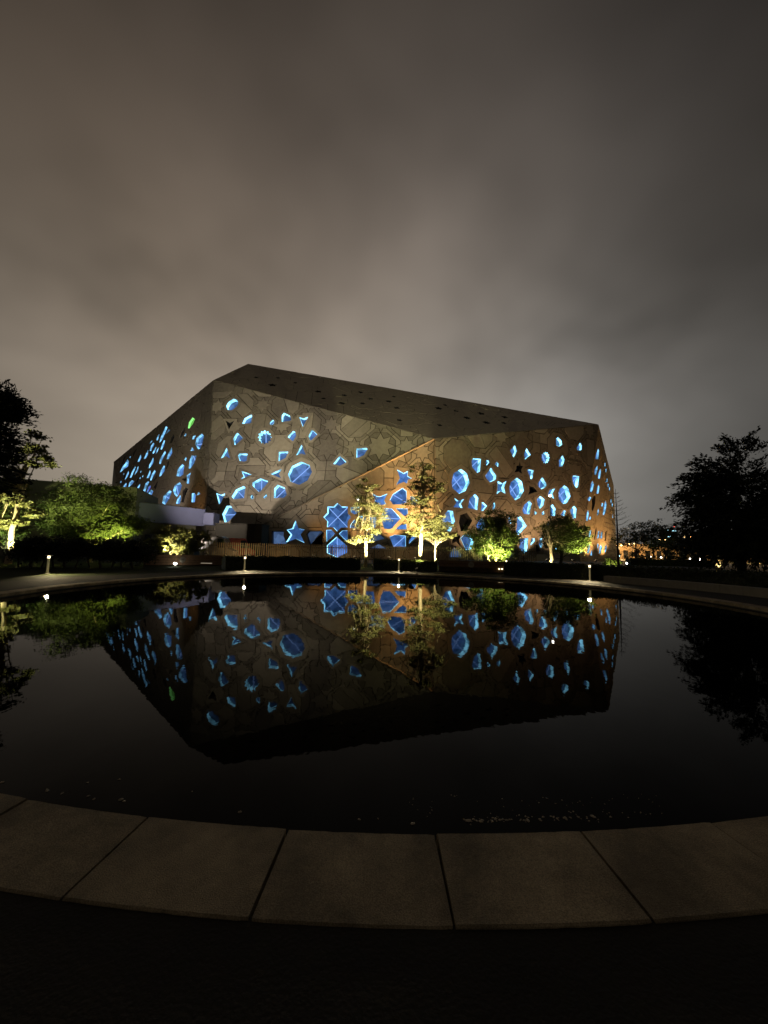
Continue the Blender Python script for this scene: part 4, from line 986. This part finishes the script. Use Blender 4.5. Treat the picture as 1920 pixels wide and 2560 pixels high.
# slim uplit trees before the hall
for i, (px, pw) in enumerate(((575, 260), (690, 170), (850, 120), (1010, 120))):
    q = at(px, 1400, 43.6); uplight(('first', 'second', 'third', 'fourth')[i] + ' spotlight from the left washing the slat fence', q.x, 43.6, (q.x + .5, 46, 1.0), pw, (1, .72, .36), 140, z=0)
x = at(914, 1405, 36).x; D = 36
tree('slim_tree', 'slim airy uplit tree in front of the amber facet, left of the tallest one', x, D, [E_(915, 1225, D, 1.2, 1.1, x), E_(925, 1270, D, 1.5, 1.0, x), E_(925, 1315, D, 1.55, .8, x), E_(905, 1350, D, 1.2, .6, x), E_(950, 1290, D, .9, .6, x)],
     zat(1290, 914, D), .15, 'leafyellow', 'bark', 84, 66, .165, 21, .44, 1.7, group='slim uplit trees', flat=.4, top=(.05, 0, zat(1215, 914, D)), nb=26)
uplight('spotlight at the foot of the left slim tree', x + .7, D - 2.6, (x, D + .3, 5), 22000, UC, 90)
uplight('small spotlight behind the left slim tree', x - .9, D + .8, (x, D, 6), 4000, UC, 90)
x = at(1053, 1425, 32).x; D = 32
tree('slim_tree', 'tallest slim uplit tree with pale trunk by the front corner of the hall', x, D, [E_(1055, 1172, D, 1.1, .55, x), E_(1060, 1215, D, 1.55, .8, x), E_(1050, 1255, D, 1.35, .8, x), E_(1062, 1295, D, 1.65, .8, x), E_(1048, 1325, D, 1.2, .45, x)],
     zat(1330, 1053, D), .17, 'leafyellow', 'bark', 95, 66, .16, 22, .42, 1.7, group='slim uplit trees', flat=.35, top=(.05, 0, zat(1165, 1053, D)), nb=30)
uplight('spotlight at the foot of the tallest slim tree', x - .6, D - 2.4, (x, D + .2, 5.0), 20000, UC, 90)
x = at(1087, 1407, 38).x; D = 38
tree('slim_tree', 'small low uplit tree with thin trunk right beside the tallest slim tree', x, D, [E_(1090, 1318, D, 1.7, .7, x), E_(1115, 1338, D, 1.3, .35, x), E_(1070, 1340, D, 1.0, .4, x)],
     zat(1350, 1087, D), .12, 'leafyellow', 'bark', 66, 74, .155, 23, .38, 1.7, group='slim uplit trees', flat=.4, nb=12)
uplight('spotlight at the foot of the small low tree', x + .6, D - 2.4, (x, D, 3), 8000, UC, 90)
# bushy trees before the right facet
x = at(1240, 1403, 41).x; D = 41
tree('bushy_tree', 'bushy tree lit yellow green from below, in front of the right facet', x, D, [E_(1245, 1300, D, 2.0, 1.2, x), E_(1225, 1335, D, 2.6, 1.3, x), E_(1265, 1345, D, 1.8, 1.3, x), E_(1225, 1368, D, 2.4, .8, x), E_(1262, 1385, D, 1.3, .6, x)],
     1.5, .14, 'leafbright', 'bark', 220, 85, .18, 24, .5, 1.8, group='bushy trees before the right facet', extra_trunks=((.5, 0, 1.4, .3, 2.0, .1), (-.3, 0, -1.2, 0, 1.8, .1)), nb=16)
uplight('spotlight glaring under the bushy tree before the right facet', at(1254, 1402, D - 2.4).x, D - 2.4, (x - .3, D + .5, 3.4), 7000, UG, 95, z=.1)
x = at(1405, 1403, 44).x; D = 44
tree('bushy_tree', 'round dark bush tree before the right end of the right facet', x, D, [E_(1402, 1318, D, 2.0, 1.5, x), E_(1420, 1350, D, 2.3, 1.3, x), E_(1395, 1355, D, 2.0, 1.2, x), E_(1445, 1340, D, 1.1, 1.6, x)],
     1.9, .2, 'leafbright', 'barkdark', 240, 85, .18, 25, .5, 1.8, group='bushy trees before the right facet', nb=14)
uplight('spotlight at the right side of the round dark bush tree', x + 2.6, D - 1.3, (x + 1.7, D, 3.2), 7500, UG, 80)
x = at(1376, 1406, 40).x; D = 40
tree('stout_tree', 'short stout pale trunk tree lit from below beside the round dark bush tree', x, D, [E_(1378, 1345, D, 1.2, 1.0, x), E_(1370, 1320, D, 1.0, .7, x)],
     zat(1345, 1376, D), .19, 'leafyellow', 'bark', 22, 24, .24, 26, .45, 1.8, nb=8)
uplight('spotlight at the foot of the short stout trunk', x - .3, D - 1.1, (x, D, 1.7), 700, UC, 90)
uplight('spotlight shining on the low shrub at the right end of the hall', at(1535, 1400, 46).x, 46, (at(1528, 1390, 48).x, 48, .8), 700, UG, 110)
x = at(1526, 1400, 48).x
tree('low_shrub', 'low yellow green shrub glowing at the right foot of the hall', x, 48, [((0, 0, .6), (1.1, .9, .55))], .3, .04, 'leafbright', 'bark', 30, 26, .2, 27, .3, cat='shrub', nb=4)
# bare whorled conifer
def bare_conifer(label, px, D, ytop):
    x = at(px, 1412, D).x; H = zat(ytop, px, D); rng = random.Random(8)
    e = empty('bare_conifer', (x, D, 0), label, 'tree')
    V = []; Fc = []; tube(V, Fc, [Vector((0, 0, -.1)), Vector((.03, 0, H * .5)), Vector((.0, 0, H))], [.13, .08, .015], 8); mesh_obj('trunk', V, Fc, M['barkdark'], e)
    V = []; Fc = []
    z = 1.2
    while z < H - .3:
        L_ = (H - z) * .27 + .3
        for k in range(5):
            a = k * 1.2566 + z * 2.1 + rng.uniform(-.3, .3); d = Vector((math.cos(a), math.sin(a), 0)); l = L_ * rng.uniform(.7, 1.15)
            q = [Vector((0, 0, z)), Vector((0, 0, z)) + d * l * .5 + Vector((0, 0, l * .10)), Vector((0, 0, z)) + d * l + Vector((0, 0, l * .38))]
            tube(V, Fc, q, [.02, .013, .005], 5)
            for h in range(5):
                t_ = rng.uniform(.35, .95); s = q[0].lerp(q[2], t_); dd = (d + Vector((rng.uniform(-.9, .9), rng.uniform(-.9, .9), .35))).normalized()
                tube(V, Fc, [s, s + dd * l * .3], [.007, .003], 4)
        z += .42 + .03 * (H - z)
    mesh_obj('branches', V, Fc, M['barkdark'], e)
bare_conifer('thin leafless whorled conifer standing at the right corner of the hall', 1546, 42, 1222)
# left group
D = 29; x = at(22, 1395, D).x
tree('paddle_leaf_tree', 'pale trunked tree with clustered leaves lit yellow at the left edge', x, D, [E_(98, 1087, D, .55, .25, x), E_(100, 1120, D, .75, .3, x), E_(70, 1130, D, .6, .25, x), E_(35, 1150, D, .8, .3, x), E_(105, 1142, D, .5, .25, x), E_(130, 1158, D, .4, .2, x), E_(80, 1163, D, .5, .2, x), E_(20, 1180, D, .9, .4, x), E_(40, 1205, D, .8, .3, x), E_(78, 1282, D, .5, .35, x), E_(25, 1245, D, 1.2, .6, x), E_(60, 1258, D, .7, .25, x), E_(10, 1310, D, .8, .4, x), E_(38, 1305, D, .4, .3, x)],
     zat(1300, 25, D), .2, 'leafyellow', 'bark', 130, 42, .25, 31, .36, 1.5, flat=.4, top=(at(62, 1165, D).x - x, 0, zat(1165, 62, D)), nb=30)
uplight('spotlight at the foot of the pale trunked tree at the left edge', x + .5, D - 1.4, (x + .6, D, 5.5), 8000, (.97, 1, .5), 100)
D = 32; x = at(12, 1400, D).x
tree('leafy_tree', 'dense green leafy tree low at the left edge behind the pale trunk', x, D, [E_(15, 1235, D, 1.6, 1.0, x), E_(30, 1275, D, 1.5, 1.0, x), E_(-10, 1300, D, 1.8, 1.2, x), E_(25, 1330, D, 1.3, .8, x)], 1.6, .12, 'leafbright', 'barkdark', 120, 60, .2, 34, .5, 2, nb=10)
uplight('spotlight under the leafy tree at the left edge', x + .6, D - 2.2, (x + .2, D, 3.6), 1500, (.8, 1, .5), 100)
D = 34; x = at(225, 1400, D).x
tree('spreading_tree', 'broad dark tree with glowing green lower boughs behind the left shrubs', x, D, [E_(215, 1225, D, 2.6, 1.0, x, 2.2), E_(170, 1265, D, 2.3, 1.3, x, 2), E_(265, 1255, D, 2.4, 1.3, x, 2.2), E_(225, 1290, D, 3.2, 1.4, x, 2.6), E_(290, 1315, D, 2.2, .9, x, 2), E_(150, 1315, D, 2.0, .9, x, 2), E_(330, 1310, D, 1.2, .7, x), ((at(268, 1335, D).x - x, -1.3, zat(1335, 268, D)), (1.9, .9, .8)), ((at(235, 1340, D).x - x, -1.4, zat(1340, 235, D)), (1.6, .8, .6))],
     2.4, .2, 'leafbright', 'bark', 430, 85, .19, 32, .55, 2.4, nb=22, droop=.25)
uplight('spotlight under the broad glowing green tree', at(288, 1395, D - 3.4).x, D - 3.4, (at(282, 1335, D).x, D - .4, zat(1332, 282, D)), 9000, (.92, 1, .30), 58)
D = 36; x = at(445, 1398, D).x
tree('big_leafed_shrub', 'big leafed pale shrub lit from below beside the slat fence', x, D, [E_(440, 1335, D, 1.7, .7, x), E_(450, 1362, D, 1.9, .9, x), E_(405, 1350, D, 1.3, .8, x), E_(490, 1350, D, 1.1, .9, x)],
     1.0, .08, 'leafyellow', 'bark', 95, 18, .55, 33, .5, 2.6, cat='shrub', flat=.5, nb=14, extra_trunks=((.5, .1, .9, .1, 1.4, .06), (-.5, 0, -.9, 0, 1.3, .06)))
uplight('spotlight hidden in the soil below the big leafed shrub', x - .2, D - 2.0, (x, D + .2, 2.2), 1700, UC, 100, z=.75)
p = at(438, 1409, 30.6); e = empty('path_spotlight', (p.x, p.y, 0), 'glaring white path spotlight in front of the left timber planter', 'spotlight')
bm = bmesh.new(); add_lathe(bm, [(.02, -.05), (.02, p.z)], seg=8); bm_obj('stem', bm, M['darkmetal'], e)
bm = bmesh.new(); add_lathe(bm, [(.05, -.09), (.11, -.05), (.12, .03), (.06, .08)], (0, 0, p.z), 16); bm_obj('lens', bm, M['lamp_white'], e, smooth=True)
# dark clipped shrubs on short stems, left
for i, (px, D, rx, zt_, lab) in enumerate(((75, 25.5, 1.75, 1339, 'leftmost dark clipped shrub behind the left bollard'), (160, 26, 1.9, 1338, 'second dark clipped shrub from the left, right of the left bollard'), (250, 26.5, 1.8, 1342, 'third dark clipped shrub from the left, under the glowing tree'), (330, 27, 1.5, 1346, 'rightmost dark clipped shrub beside the timber planter'))):
    x = at(px, 1420, D).x; H = zat(zt_, px, D)
    tree('clipped_shrub', lab, x, D, [((0, 0, H * .62), (rx, 1.0, H * .36)), ((-.5, 0, H * .5), (rx * .7, .9, H * .3)), ((.5, 0, H * .5), (rx * .7, .9, H * .3))], .7, .09, 'leafblack', 'barkdark', 170, 26, .17, 40 + i, .3, 2, cat='shrub', group='dark clipped shrubs on the left', shell=.2, nb=10, extra_trunks=((-.7, 0, -.9, 0, .8, .06), (.8, 0, .9, 0, .8, .06)))
# feathery dark trees at both edges
def feathery(name, label, x, y, ells, H, r0, n, seed, spray=1.5, dirx=0, leaf=.2, per=24):
    rs = np.random.RandomState(seed); rng = random.Random(seed)
    e = empty(name, (x, y, 0), label, 'tree')
    wts = np.array([r[0] * r[1] * r[2] for c, r in ells]) ** .67; wts /= wts.sum()
    cen = np.concatenate([ellips(rs, max(3, int(n * w)), c, r, .3) for (c, r), w in zip(ells, wts)]); cen = cen[cen[:, 2] > .8]
    tg = [cen[i] for i in rs.choice(len(cen), 24, replace=False)]
    V, Fc = limbs(rng, (0, 0, -.1), (.1, 0, H * .45), tg, r0)
    mesh_obj('trunk', V, Fc, M['barkdark'], e, smooth=True)
    mid = np.array([0, 0, H * .5]); P = []; AX = []
    for c in cen:                          # each spray is a twig with leaflets along it, arching outwards
        o = c - mid; o[2] *= .35; o[0] += dirx; o = o / (np.linalg.norm(o) + 1e-6); o = o + rs.normal(size=3) * .28; o /= np.linalg.norm(o)
        l = spray * rs.uniform(.6, 1.4); t_ = np.sort(rs.uniform(0, 1, per))[:, None]
        q = c + o * l * t_ + np.array([0, 0, -1]) * l * .28 * (t_ ** 2 - .2) + rs.normal(size=(per, 3)) * .09
        P.append(q); AX.append(np.repeat((o + np.array([0, 0, -.25]))[None], per, 0))
    leaf_mesh('crown', np.concatenate(P), leaf, 2.6, M['leafblack'], e, rs, .1, .4, axis=np.concatenate(AX))
    return e
D = 27; x = at(1860, 1420, D).x
feathery('feathery_tree', 'large black feathery tree against the sky at the right edge', x, D, [E_(1812, 1190, D, 1.9, 1.5, x), E_(1850, 1130, D, 1.0, .8, x), E_(1795, 1235, D, 2.1, 1.5, x), E_(1870, 1240, D, 2.8, 1.6, x), E_(1825, 1310, D, 2.5, 1.3, x), E_(1920, 1290, D, 3, 2, x), E_(1990, 1240, D, 3, 2.4, x), E_(2080, 1260, D, 3, 2.4, x), E_(1880, 1335, D, 2.6, .9, x), E_(1780, 1290, D, 1.2, .9, x), E_(1850, 1370, D, 3.2, .8, x), E_(1770, 1345, D, 1.4, .6, x)], 11, .28, 2100, 51, 1.2, -.5, leaf=.24, per=34)
D = 21; x = at(-70, 1420, D).x
feathery('feathery_tree', 'black feathery tree top cut by the left edge of the view', x, D, [E_(0, 1020, D, 1.0, .8, x), E_(20, 1045, D, .7, .6, x), E_(-60, 1020, D, 1.8, 1.4, x), E_(-20, 1110, D, 1.1, 1.3, x), E_(-110, 1100, D, 2.2, 2.2, x), E_(-60, 1180, D, 1.6, 1.2, x)], 9.5, .25, 900, 52, .85, .5, leaf=.21, per=32)
# trees beyond the lawn on the right
def far_tree(label, px, yt, yb, D, rx, seed, leafm='leafdark', n=110, trunk=True, leaf=.45):
    x = at(px, 1400, D).x; zt_, zb = zat(yt, px, D), zat(yb, px, D); h = zt_ - zb
    tree('park_tree', label, x, D, [((0, 0, zb + h * .55), (rx, rx, h * .45)), ((-rx * .5, 0, zb + h * .4), (rx * .7, rx * .7, h * .35)), ((rx * .5, 0, zb + h * .42), (rx * .7, rx * .7, h * .35))], max(.6, zb), .22, leafm, 'barkdark', n, 24, leaf, seed, .9, 2, group='park trees beyond the lawn', nb=14)
far_tree('wide dark park tree right of the bare conifer', 1635, 1294, 1366, 85, 6.2, 61)
far_tree('small dark park tree just behind the bare conifer', 1590, 1318, 1372, 90, 4.6, 62, n=70)
far_tree('small forked park tree in front of the lit far wall', 1664, 1345, 1376, 75, 3.0, 63, 'leaf', 40)
far_tree('dark park tree partly behind the big feathery tree', 1742, 1335, 1385, 62, 4.2, 64, n=80, leaf=.35)
far_tree('dark park tree low behind the big feathery tree at far right', 1850, 1345, 1392, 58, 4.0, 65, 'leaf', 60, leaf=.35)
far_tree('dark low park tree at the far right edge', 1930, 1330, 1392, 50, 4.0, 66, 'leaf', 60, leaf=.35)
for i, (px, rx, lab) in enumerate(((1572, 3.0, 'dark rounded bush far behind the bare conifer'), (1612, 3.6, 'dark rounded bush below the wide park tree'), (1700, 3.2, 'dark rounded bush left of the big feathery tree'), (1672, 2.2, 'small dark rounded bush right of the forked park tree'))):
    x = at(px, 1395, 108).x
    tree('park_bush', lab, x, 108, [((0, 0, 1.5), (rx, 1.5, 1.6)), ((rx * .4, 0, 1.2), (rx * .7, 1.4, 1.2))], .5, .08, 'leafdark', 'barkdark', 36, 26, .4, 90 + i, .6, 2, cat='bush', group='dark bushes along the far road', nb=5)
# ringed palm trunk lit from below, right
D = 40; x = at(1795, 1417, D).x
e = empty('palm_tree', (x, D, 0), 'palm with ringed trunk lit warm under the big feathery tree', 'palm tree')
bm = bmesh.new(); H = zat(1340, 1795, D); pr = []; z = -.1; i = 0
while z < H: pr += [(.26 - .03 * z / H, z), (.20 - .03 * z / H, z + .16)]; z += .17
add_lathe(bm, pr, seg=14); bm_obj('trunk', bm, M['bark'], e)
rs = np.random.RandomState(71); P = []; AX = []
for k in range(16):
    a = k * 2.4; d = np.array([math.cos(a), math.sin(a), .55 - .05 * k]); t_ = np.linspace(.1, 1, 34)[:, None]
    q = np.array([0, 0, H]) + d * 2.0 * t_ + np.array([0, 0, -1.0]) * t_ ** 2
    side = np.array([-math.sin(a), math.cos(a), -.3])
    for s in (-1, 1): P.append(q + side * s * .18); AX.append(np.repeat((side * s + d * .5)[None], 34, 0))
leaf_mesh('fronds', np.concatenate(P), .5, 9, M['leafdark'], e, rs, 0, .4, axis=np.concatenate(AX) * 2)
uplight('spotlight at the foot of the ringed palm trunk', x - .3, D - 1.0, (x, D, 1.9), 900, UC, 80)
# short path lights at the right
for px, lab in ((1851, 'left one of the two short path lights at the right'), (1872, 'right one of the two short path lights at the right')):
    p = at(px, 1421, 33); uplight(lab, p.x, 33, (p.x + .3, 34, 1.5), 60, UC, 90, z=.25)

# ------------------------------------------------------------------ hedges
def hedge(label, pts, w, h, seed, leafm='leafdark', n=5000, leaf=.12):
    rs = np.random.RandomState(seed); c = pts[len(pts) // 2]
    e = empty('hedge', (c[0], c[1], 0), label, 'hedge', 'low hedges round the pool path')
    V = []; Fc = []; k = len(pts)
    prof = [(-.5, 0), (-.5, .75), (-.38, .96), (.38, .96), (.5, .75), (.5, 0)]
    for i, p in enumerate(pts):
        a = Vector(pts[max(i - 1, 0)]); b = Vector(pts[min(i + 1, k - 1)]); d = (b - a).normalized(); nn = Vector((-d.y, d.x))
        for u_, z in prof: V.append((p[0] + nn.x * u_ * (w - .12) - c[0], p[1] + nn.y * u_ * (w - .12) - c[1], z * (h - .05) * (1 + .05 * rs.uniform(-1, 1))))
    m_ = len(prof)
    for i in range(k - 1):
        for j in range(m_ - 1): Fc.append((i * m_ + j, (i + 1) * m_ + j, (i + 1) * m_ + j + 1, i * m_ + j + 1))
    Fc += [tuple(range(m_)), tuple((k - 1) * m_ + j for j in range(m_))[::-1]]
    mesh_obj('branches', V, Fc, M['leafblack'], e)
    V = np.array(V); C = []
    for q in range(n):
        i = rs.randint(k - 1); j = rs.randint(m_ - 1); s, t_ = rs.uniform(0, 1, 2)
        p = (V[i * m_ + j] * (1 - s) + V[(i + 1) * m_ + j] * s) * (1 - t_) + (V[i * m_ + j + 1] * (1 - s) + V[(i + 1) * m_ + j + 1] * s) * t_
        C.append(p + rs.normal(size=3) * .05)
    leaf_mesh('foliage', C, leaf, 1.8, M[leafm], e, rs, 0, .5)
def arc(pxa, pxb, r, n=10):
    a = []
    for px in (pxa, pxb):
        d = ray(px, 1400); d = Vector((d.x, d.y)).normalized(); o = Vector((-PC.x, -PC.y)); bq = d.dot(o); disc = bq * bq - (o.length_squared - r * r); s = -bq + math.sqrt(disc)
        p = d * s; a.append(math.atan2(p.y - PC.y, p.x - PC.x))
    return [(PC.x + r * math.cos(a[0] + (a[1] - a[0]) * i / n), PC.y + r * math.sin(a[0] + (a[1] - a[0]) * i / n)) for i in range(n + 1)]
hedge('low hedge with pale gaps left of the left slim tree', arc(560, 735, 17.2), 1.0, .95, 81)
hedge('low black hedge in front of the square star window', arc(738, 900, 17.3), 1.0, .92, 82)
hedge('short low hedge between the two slim uplit trees', arc(935, 1092, 17.2), 1.0, .85, 83, 'leaf')
hedge('dark hedge right of the right timber bench', arc(1268, 1480, 16.6), 1.6, .98, 84)
hedge('long black hedge behind the concrete seat wall', arc(1482, 2150, 18.0, 20), 1.6, .95, 85, n=9000)
hedge('far low hedge across the lawn on the right', [(at(px, 1400, 62).x, 62) for px in range(1570, 1790, 20)], 1.5, 1.0, 86, n=5000, leaf=.25)

# ------------------------------------------------------------------ concrete seat wall on the right, timber planters
def seatwall():
    pts = arc(1507, 2300, 15.4, 26); k = len(pts)
    e = empty('seat_wall', (pts[8][0], pts[8][1], 0), 'curved pale concrete seat wall along the right side of the pool', 'seat wall')
    for i in range(0, k - 2, 2):
        V = []; Fc = []
        sub = [Vector(pts[i]), Vector(pts[i + 1]), Vector(pts[min(i + 2, k - 1)])]
        for q, p in enumerate(sub):
            rad = Vector((p.x - PC.x, p.y - PC.y)).normalized(); tang = Vector((-rad.y, rad.x)) * (.008 if q == 0 else -.008 if q == 2 else 0) * -1
            for r_, z in ((0, -.02), (0, .34), (.015, .355), (.5, .355), (.515, .34), (.515, -.02)): V.append((p.x + rad.x * r_ + tang.x - e.location.x, p.y + rad.y * r_ + tang.y - e.location.y, z))
        for a in (0, 6):
            for j in range(5): Fc.append((a + j, a + 6 + j, a + 7 + j, a + 1 + j))
        Fc += [tuple(range(6)), tuple(range(12, 18))[::-1]]
        mesh_obj('wall_block', V, Fc, M['concrete'], e)
seatwall()
def timber_bench(label, pxa, pxb, D, h, seat=True, planks=4):
    a, b = at(pxa, 1420, D), at(pxb, 1420, D); Ln = b.x - a.x; cx = (a.x + b.x) / 2
    rz = -math.atan2(cx - PC.x, D - PC.y) * .6
    e = empty('timber_planter', (cx, D, 0), label, 'planter', 'timber planters beyond the pool', rz)
    ph = (h - .04) / planks
    for i in range(planks):
        bm = bmesh.new(); add_box(bm, (0, 0, .04 + ph * (i + .5)), (Ln, .05, ph - .02), bev=.006); bm_obj('plank', bm, M['timber'], e)
    for sx in (-1, 1):
        bm = bmesh.new(); add_box(bm, (sx * (Ln / 2 - .02), .75, h / 2), (.05, 1.4, h - .04)); bm_obj('side_panel', bm, M['timber'], e)
    bm = bmesh.new(); add_box(bm, (0, .05, h + .01), (Ln + .06, .16, .05), bev=.008); bm_obj('rim_board', bm, M['timber'], e)
    bm = bmesh.new(); add_box(bm, (0, .78, h * .45), (Ln - .1, 1.3, h * .9)); bm_obj('soil', bm, M['path'], e)
    if seat:
        for i in range(3):
            bm = bmesh.new(); add_box(bm, (0, -.14 - i * .14, .43), (Ln - .1, .125, .045), bev=.008); bm_obj('seat_plank', bm, M['timber'], e)
        for k in range(5):
            bm = bmesh.new(); add_box(bm, (-Ln / 2 + .2 + k * (Ln - .4) / 4, -.28, .2), (.06, .4, .41)); bm_obj('leg', bm, M['darkmetal'], e)
    return e
tl = timber_bench('long timber planter below the big leafed shrub', 372, 548, 31.5, .82, False)
tr_ = timber_bench('long timber planter bench right of the slim uplit trees', 1098, 1262, 30.2, .86)
def plaque(label, px, py, D, r):
    p = at(px, py, D); e = empty('round_plaque', (p.x, p.y, p.z), label, 'plaque', 'round plaques on the timber planters')
    bm = bmesh.new(); add_lathe(bm, [(r * .9, -.012), (r, -.006), (r, .006), (r * .94, .012)], seg=28); bmesh.ops.rotate(bm, cent=(0, 0, 0), matrix=Matrix.Rotation(math.pi / 2, 3, 'X'), verts=bm.verts[:]); bm_obj('disc', bm, M['plaque'], e)
    for k in (-1, 0, 1):
        bm = bmesh.new(); add_box(bm, (k * r * .32, -.016, 0), (r * .2, .006, r * .22)); bm_obj('mark', bm, M['plaque_mark'], e)
    bm = bmesh.new(); add_box(bm, (0, .05, -p.z / 2), (.03, .03, p.z)); bm_obj('stake', bm, M['darkmetal'], e)
plaque('round grey plaque in front of the left timber planter', 457, 1399, 30.7, .24)
plaque('round grey plaque in front of the right timber planter bench', 1178, 1412, 29.2, .22)
# strip lights low on the left planter, twin lights at the right bench
for i, (px, lab) in enumerate(((379, 'short dim strip light at the left end of the left planter'), (516, 'longer dim strip light at the right end of the left planter'))):
    p = at(px, 1408, 31.3); bm = bmesh.new(); add_box(bm, (0, 0, 0), (.35 if i == 0 else .9, .03, .03), bev=.005); o = bm_obj('strip_light', bm, emis('strip_glow_%d' % i, (1, .85, .6), .5)); o.location = p; tag(o, lab, 'strip light', 'strip lights on the left planter')
for px, lab in ((1248, 'left one of twin small lamps at the right bench end'), (1255, 'right one of twin small lamps at the right bench end'), (1266, 'single small lamp beside the bushy tree foot')):
    p = at(px, 1422 if px < 1260 else 1403, 29.6); bm = bmesh.new(); add_lathe(bm, [(.02, -.07), (.055, -.03), (.06, .02), (.03, .06)], seg=12); o = bm_obj('step_lamp', bm, M['lamp_warm'], smooth=True); o.location = p; tag(o, lab, 'lamp', 'small lamps at the right bench')
    bm = bmesh.new(); add_lathe(bm, [(.012, -p.z), (.012, -.07)], seg=8); bm_obj('stem', bm, M['darkmetal'], o)

# ------------------------------------------------------------------ lit district beyond the lawn on the right
fb = empty('far_building', (at(1650, 1390, 150).x, 150, 0), 'long sand coloured building lit amber beyond the park trees', 'building')
xa, xb = at(1545, 1390, 150).x, at(2000, 1390, 150).x; hz = zat(1364, 1660, 150)
M['farwall'] = mat('sand_render', (.42, .30, .18), .9, .1, noise=.2, nscale=.3)
prism('wall', [(xa, 150), (xb, 150), (xb, 165), (xa, 165)], -.2, hz, M['farwall'], fb)
prism('roof_edge', [(xa - .3, 149.7), (xb + .3, 149.7), (xb + .3, 165.3), (xa - .3, 165.3)], hz, hz + .5, M['farwall'], fb)
for k in range(16):
    x = xa + 3 + k * (xb - xa - 6) / 15
    mesh_obj('window', [(x - .9, 149.95, .4), (x + .9, 149.95, .4), (x + .9, 149.95, hz * .62), (x - .9, 149.95, hz * .62)], [(0, 1, 2, 3)], M['glassdark'], fb, True)
def street_lamp(label, px, py, D, gap=1.0, glow='lamp_amber', power=11000, r=.34):
    p = at(px, py, D); e = empty('street_lamp', (p.x, D, 0), label, 'street lamp', 'double headed street lamps in the distance')
    bm = bmesh.new(); add_lathe(bm, [(.14, 0), (.07, p.z)], seg=8); bm_obj('pole', bm, M['darkmetal'], e)
    bm = bmesh.new(); add_box(bm, (0, 0, p.z + .05), (gap * 2, .08, .08)); bm_obj('arm', bm, M['darkmetal'], e)
    for s in (-1, 1):
        bm = bmesh.new(); add_lathe(bm, [(.05, -r * .7), (r, -r * .3), (r * .9, r * .3), (.08, r * .5)], seg=14); o = bm_obj('lamp_head', bm, M[glow], e, smooth=True); o.location = (s * gap, 0, p.z - .12)
    point('street_glow', (p.x, D + .0, p.z - .9), power, (1, .62, .25), .3, e)
for px, py, D, lab in ((1548, 1362, 132, 'double headed amber street lamp just right of the bare conifer foot'), (1580, 1358, 138, 'double headed amber street lamp second from the bare conifer'), (1657, 1349, 128, 'double headed amber street lamp behind the forked park tree'), (1720, 1341, 125, 'double headed amber street lamp beside the big feathery tree'), (1890, 1391, 120, 'double headed amber street lamp low at the far right')):
    street_lamp(lab, px, py, D, 1.0 if px != 1548 else .8)
def low_lamp(label, px, py, D, glow, r):
    p = at(px, py, D); e = empty('path_globe', (p.x, D, 0), label, 'lamp', 'low white lamps along the far road')
    bm = bmesh.new(); add_lathe(bm, [(.05, 0), (.04, max(.1, p.z - r))], seg=8); bm_obj('post', bm, M['darkmetal'], e)
    bm = bmesh.new(); add_lathe(bm, [(.05, -r), (r * .8, -r * .6), (r, 0), (r * .8, r * .6), (.05, r)], seg=14); o = bm_obj('globe', bm, M[glow], e, smooth=True); o.location.z = p.z
for px, py, D, g_, r, lab in ((1627, 1392, 112, 'lamp_white', .16, 'low white lamp left of the forked park tree'), (1653, 1393, 112, 'lamp_white', .2, 'low white lamp at the foot of the forked park tree'), (1663, 1394, 112, 'lamp_cool', .2, 'low bluish lamp right of the forked tree foot'), (1684, 1394, 112, 'lamp_white', .2, 'low white lamp between the forked tree and the feathery tree'), (1725, 1397, 100, 'lamp_white', .14, 'small low white lamp left of the brightest one'), (1751, 1399, 70, 'lamp_white', .2, 'brightest low white lamp left of the ringed palm'), (1818, 1400, 80, 'lamp_white', .15, 'low white lamp right of the ringed palm'), (1548, 1390, 60, 'lamp_cool', .1, 'small bluish lamp at the foot of the bare conifer'), (1567, 1408, 55, 'lamp_white', .1, 'small low lamp on the lawn right of the bare conifer')):
    low_lamp(lab, px, py, D, g_, r)
tw = empty('distant_tower', (at(1684, 1390, 420).x, 420, 0), 'distant tower with cyan light bands above the park trees', 'tower')
x = tw.location.x; zt_ = zat(1322, 1684, 420)
prism('shaft', [(x - 6, 420), (x + 6, 420), (x + 6, 432), (x - 6, 432)], 0, zt_, M['barkdark'], tw)
for (ax, bx, py) in ((-1.6, 5.6, 1326), (-5.8, -4, 1326), (-6, -2.5, 1341)):
    z = zat(py, 1684, 420); prism('light_band', [(x + ax, 419.8), (x + bx, 419.8), (x + bx, 420.0), (x + ax, 420.0)], z - .7, z + .7, M['lamp_cool'], tw)
bm = bmesh.new(); add_lathe(bm, [(.2, -.6), (.8, 0), (.2, .6)], (x + 3, 421, zt_ + 2.2), 10); o = bm_obj('beacon', bm, M['lamp_red'], tw, True)
bm = bmesh.new(); add_lathe(bm, [(.3, -2.2), (.15, -.5)], (x + 3, 421, zt_ + 2.2), 8); bm_obj('mast', bm, M['darkmetal'], tw, True)
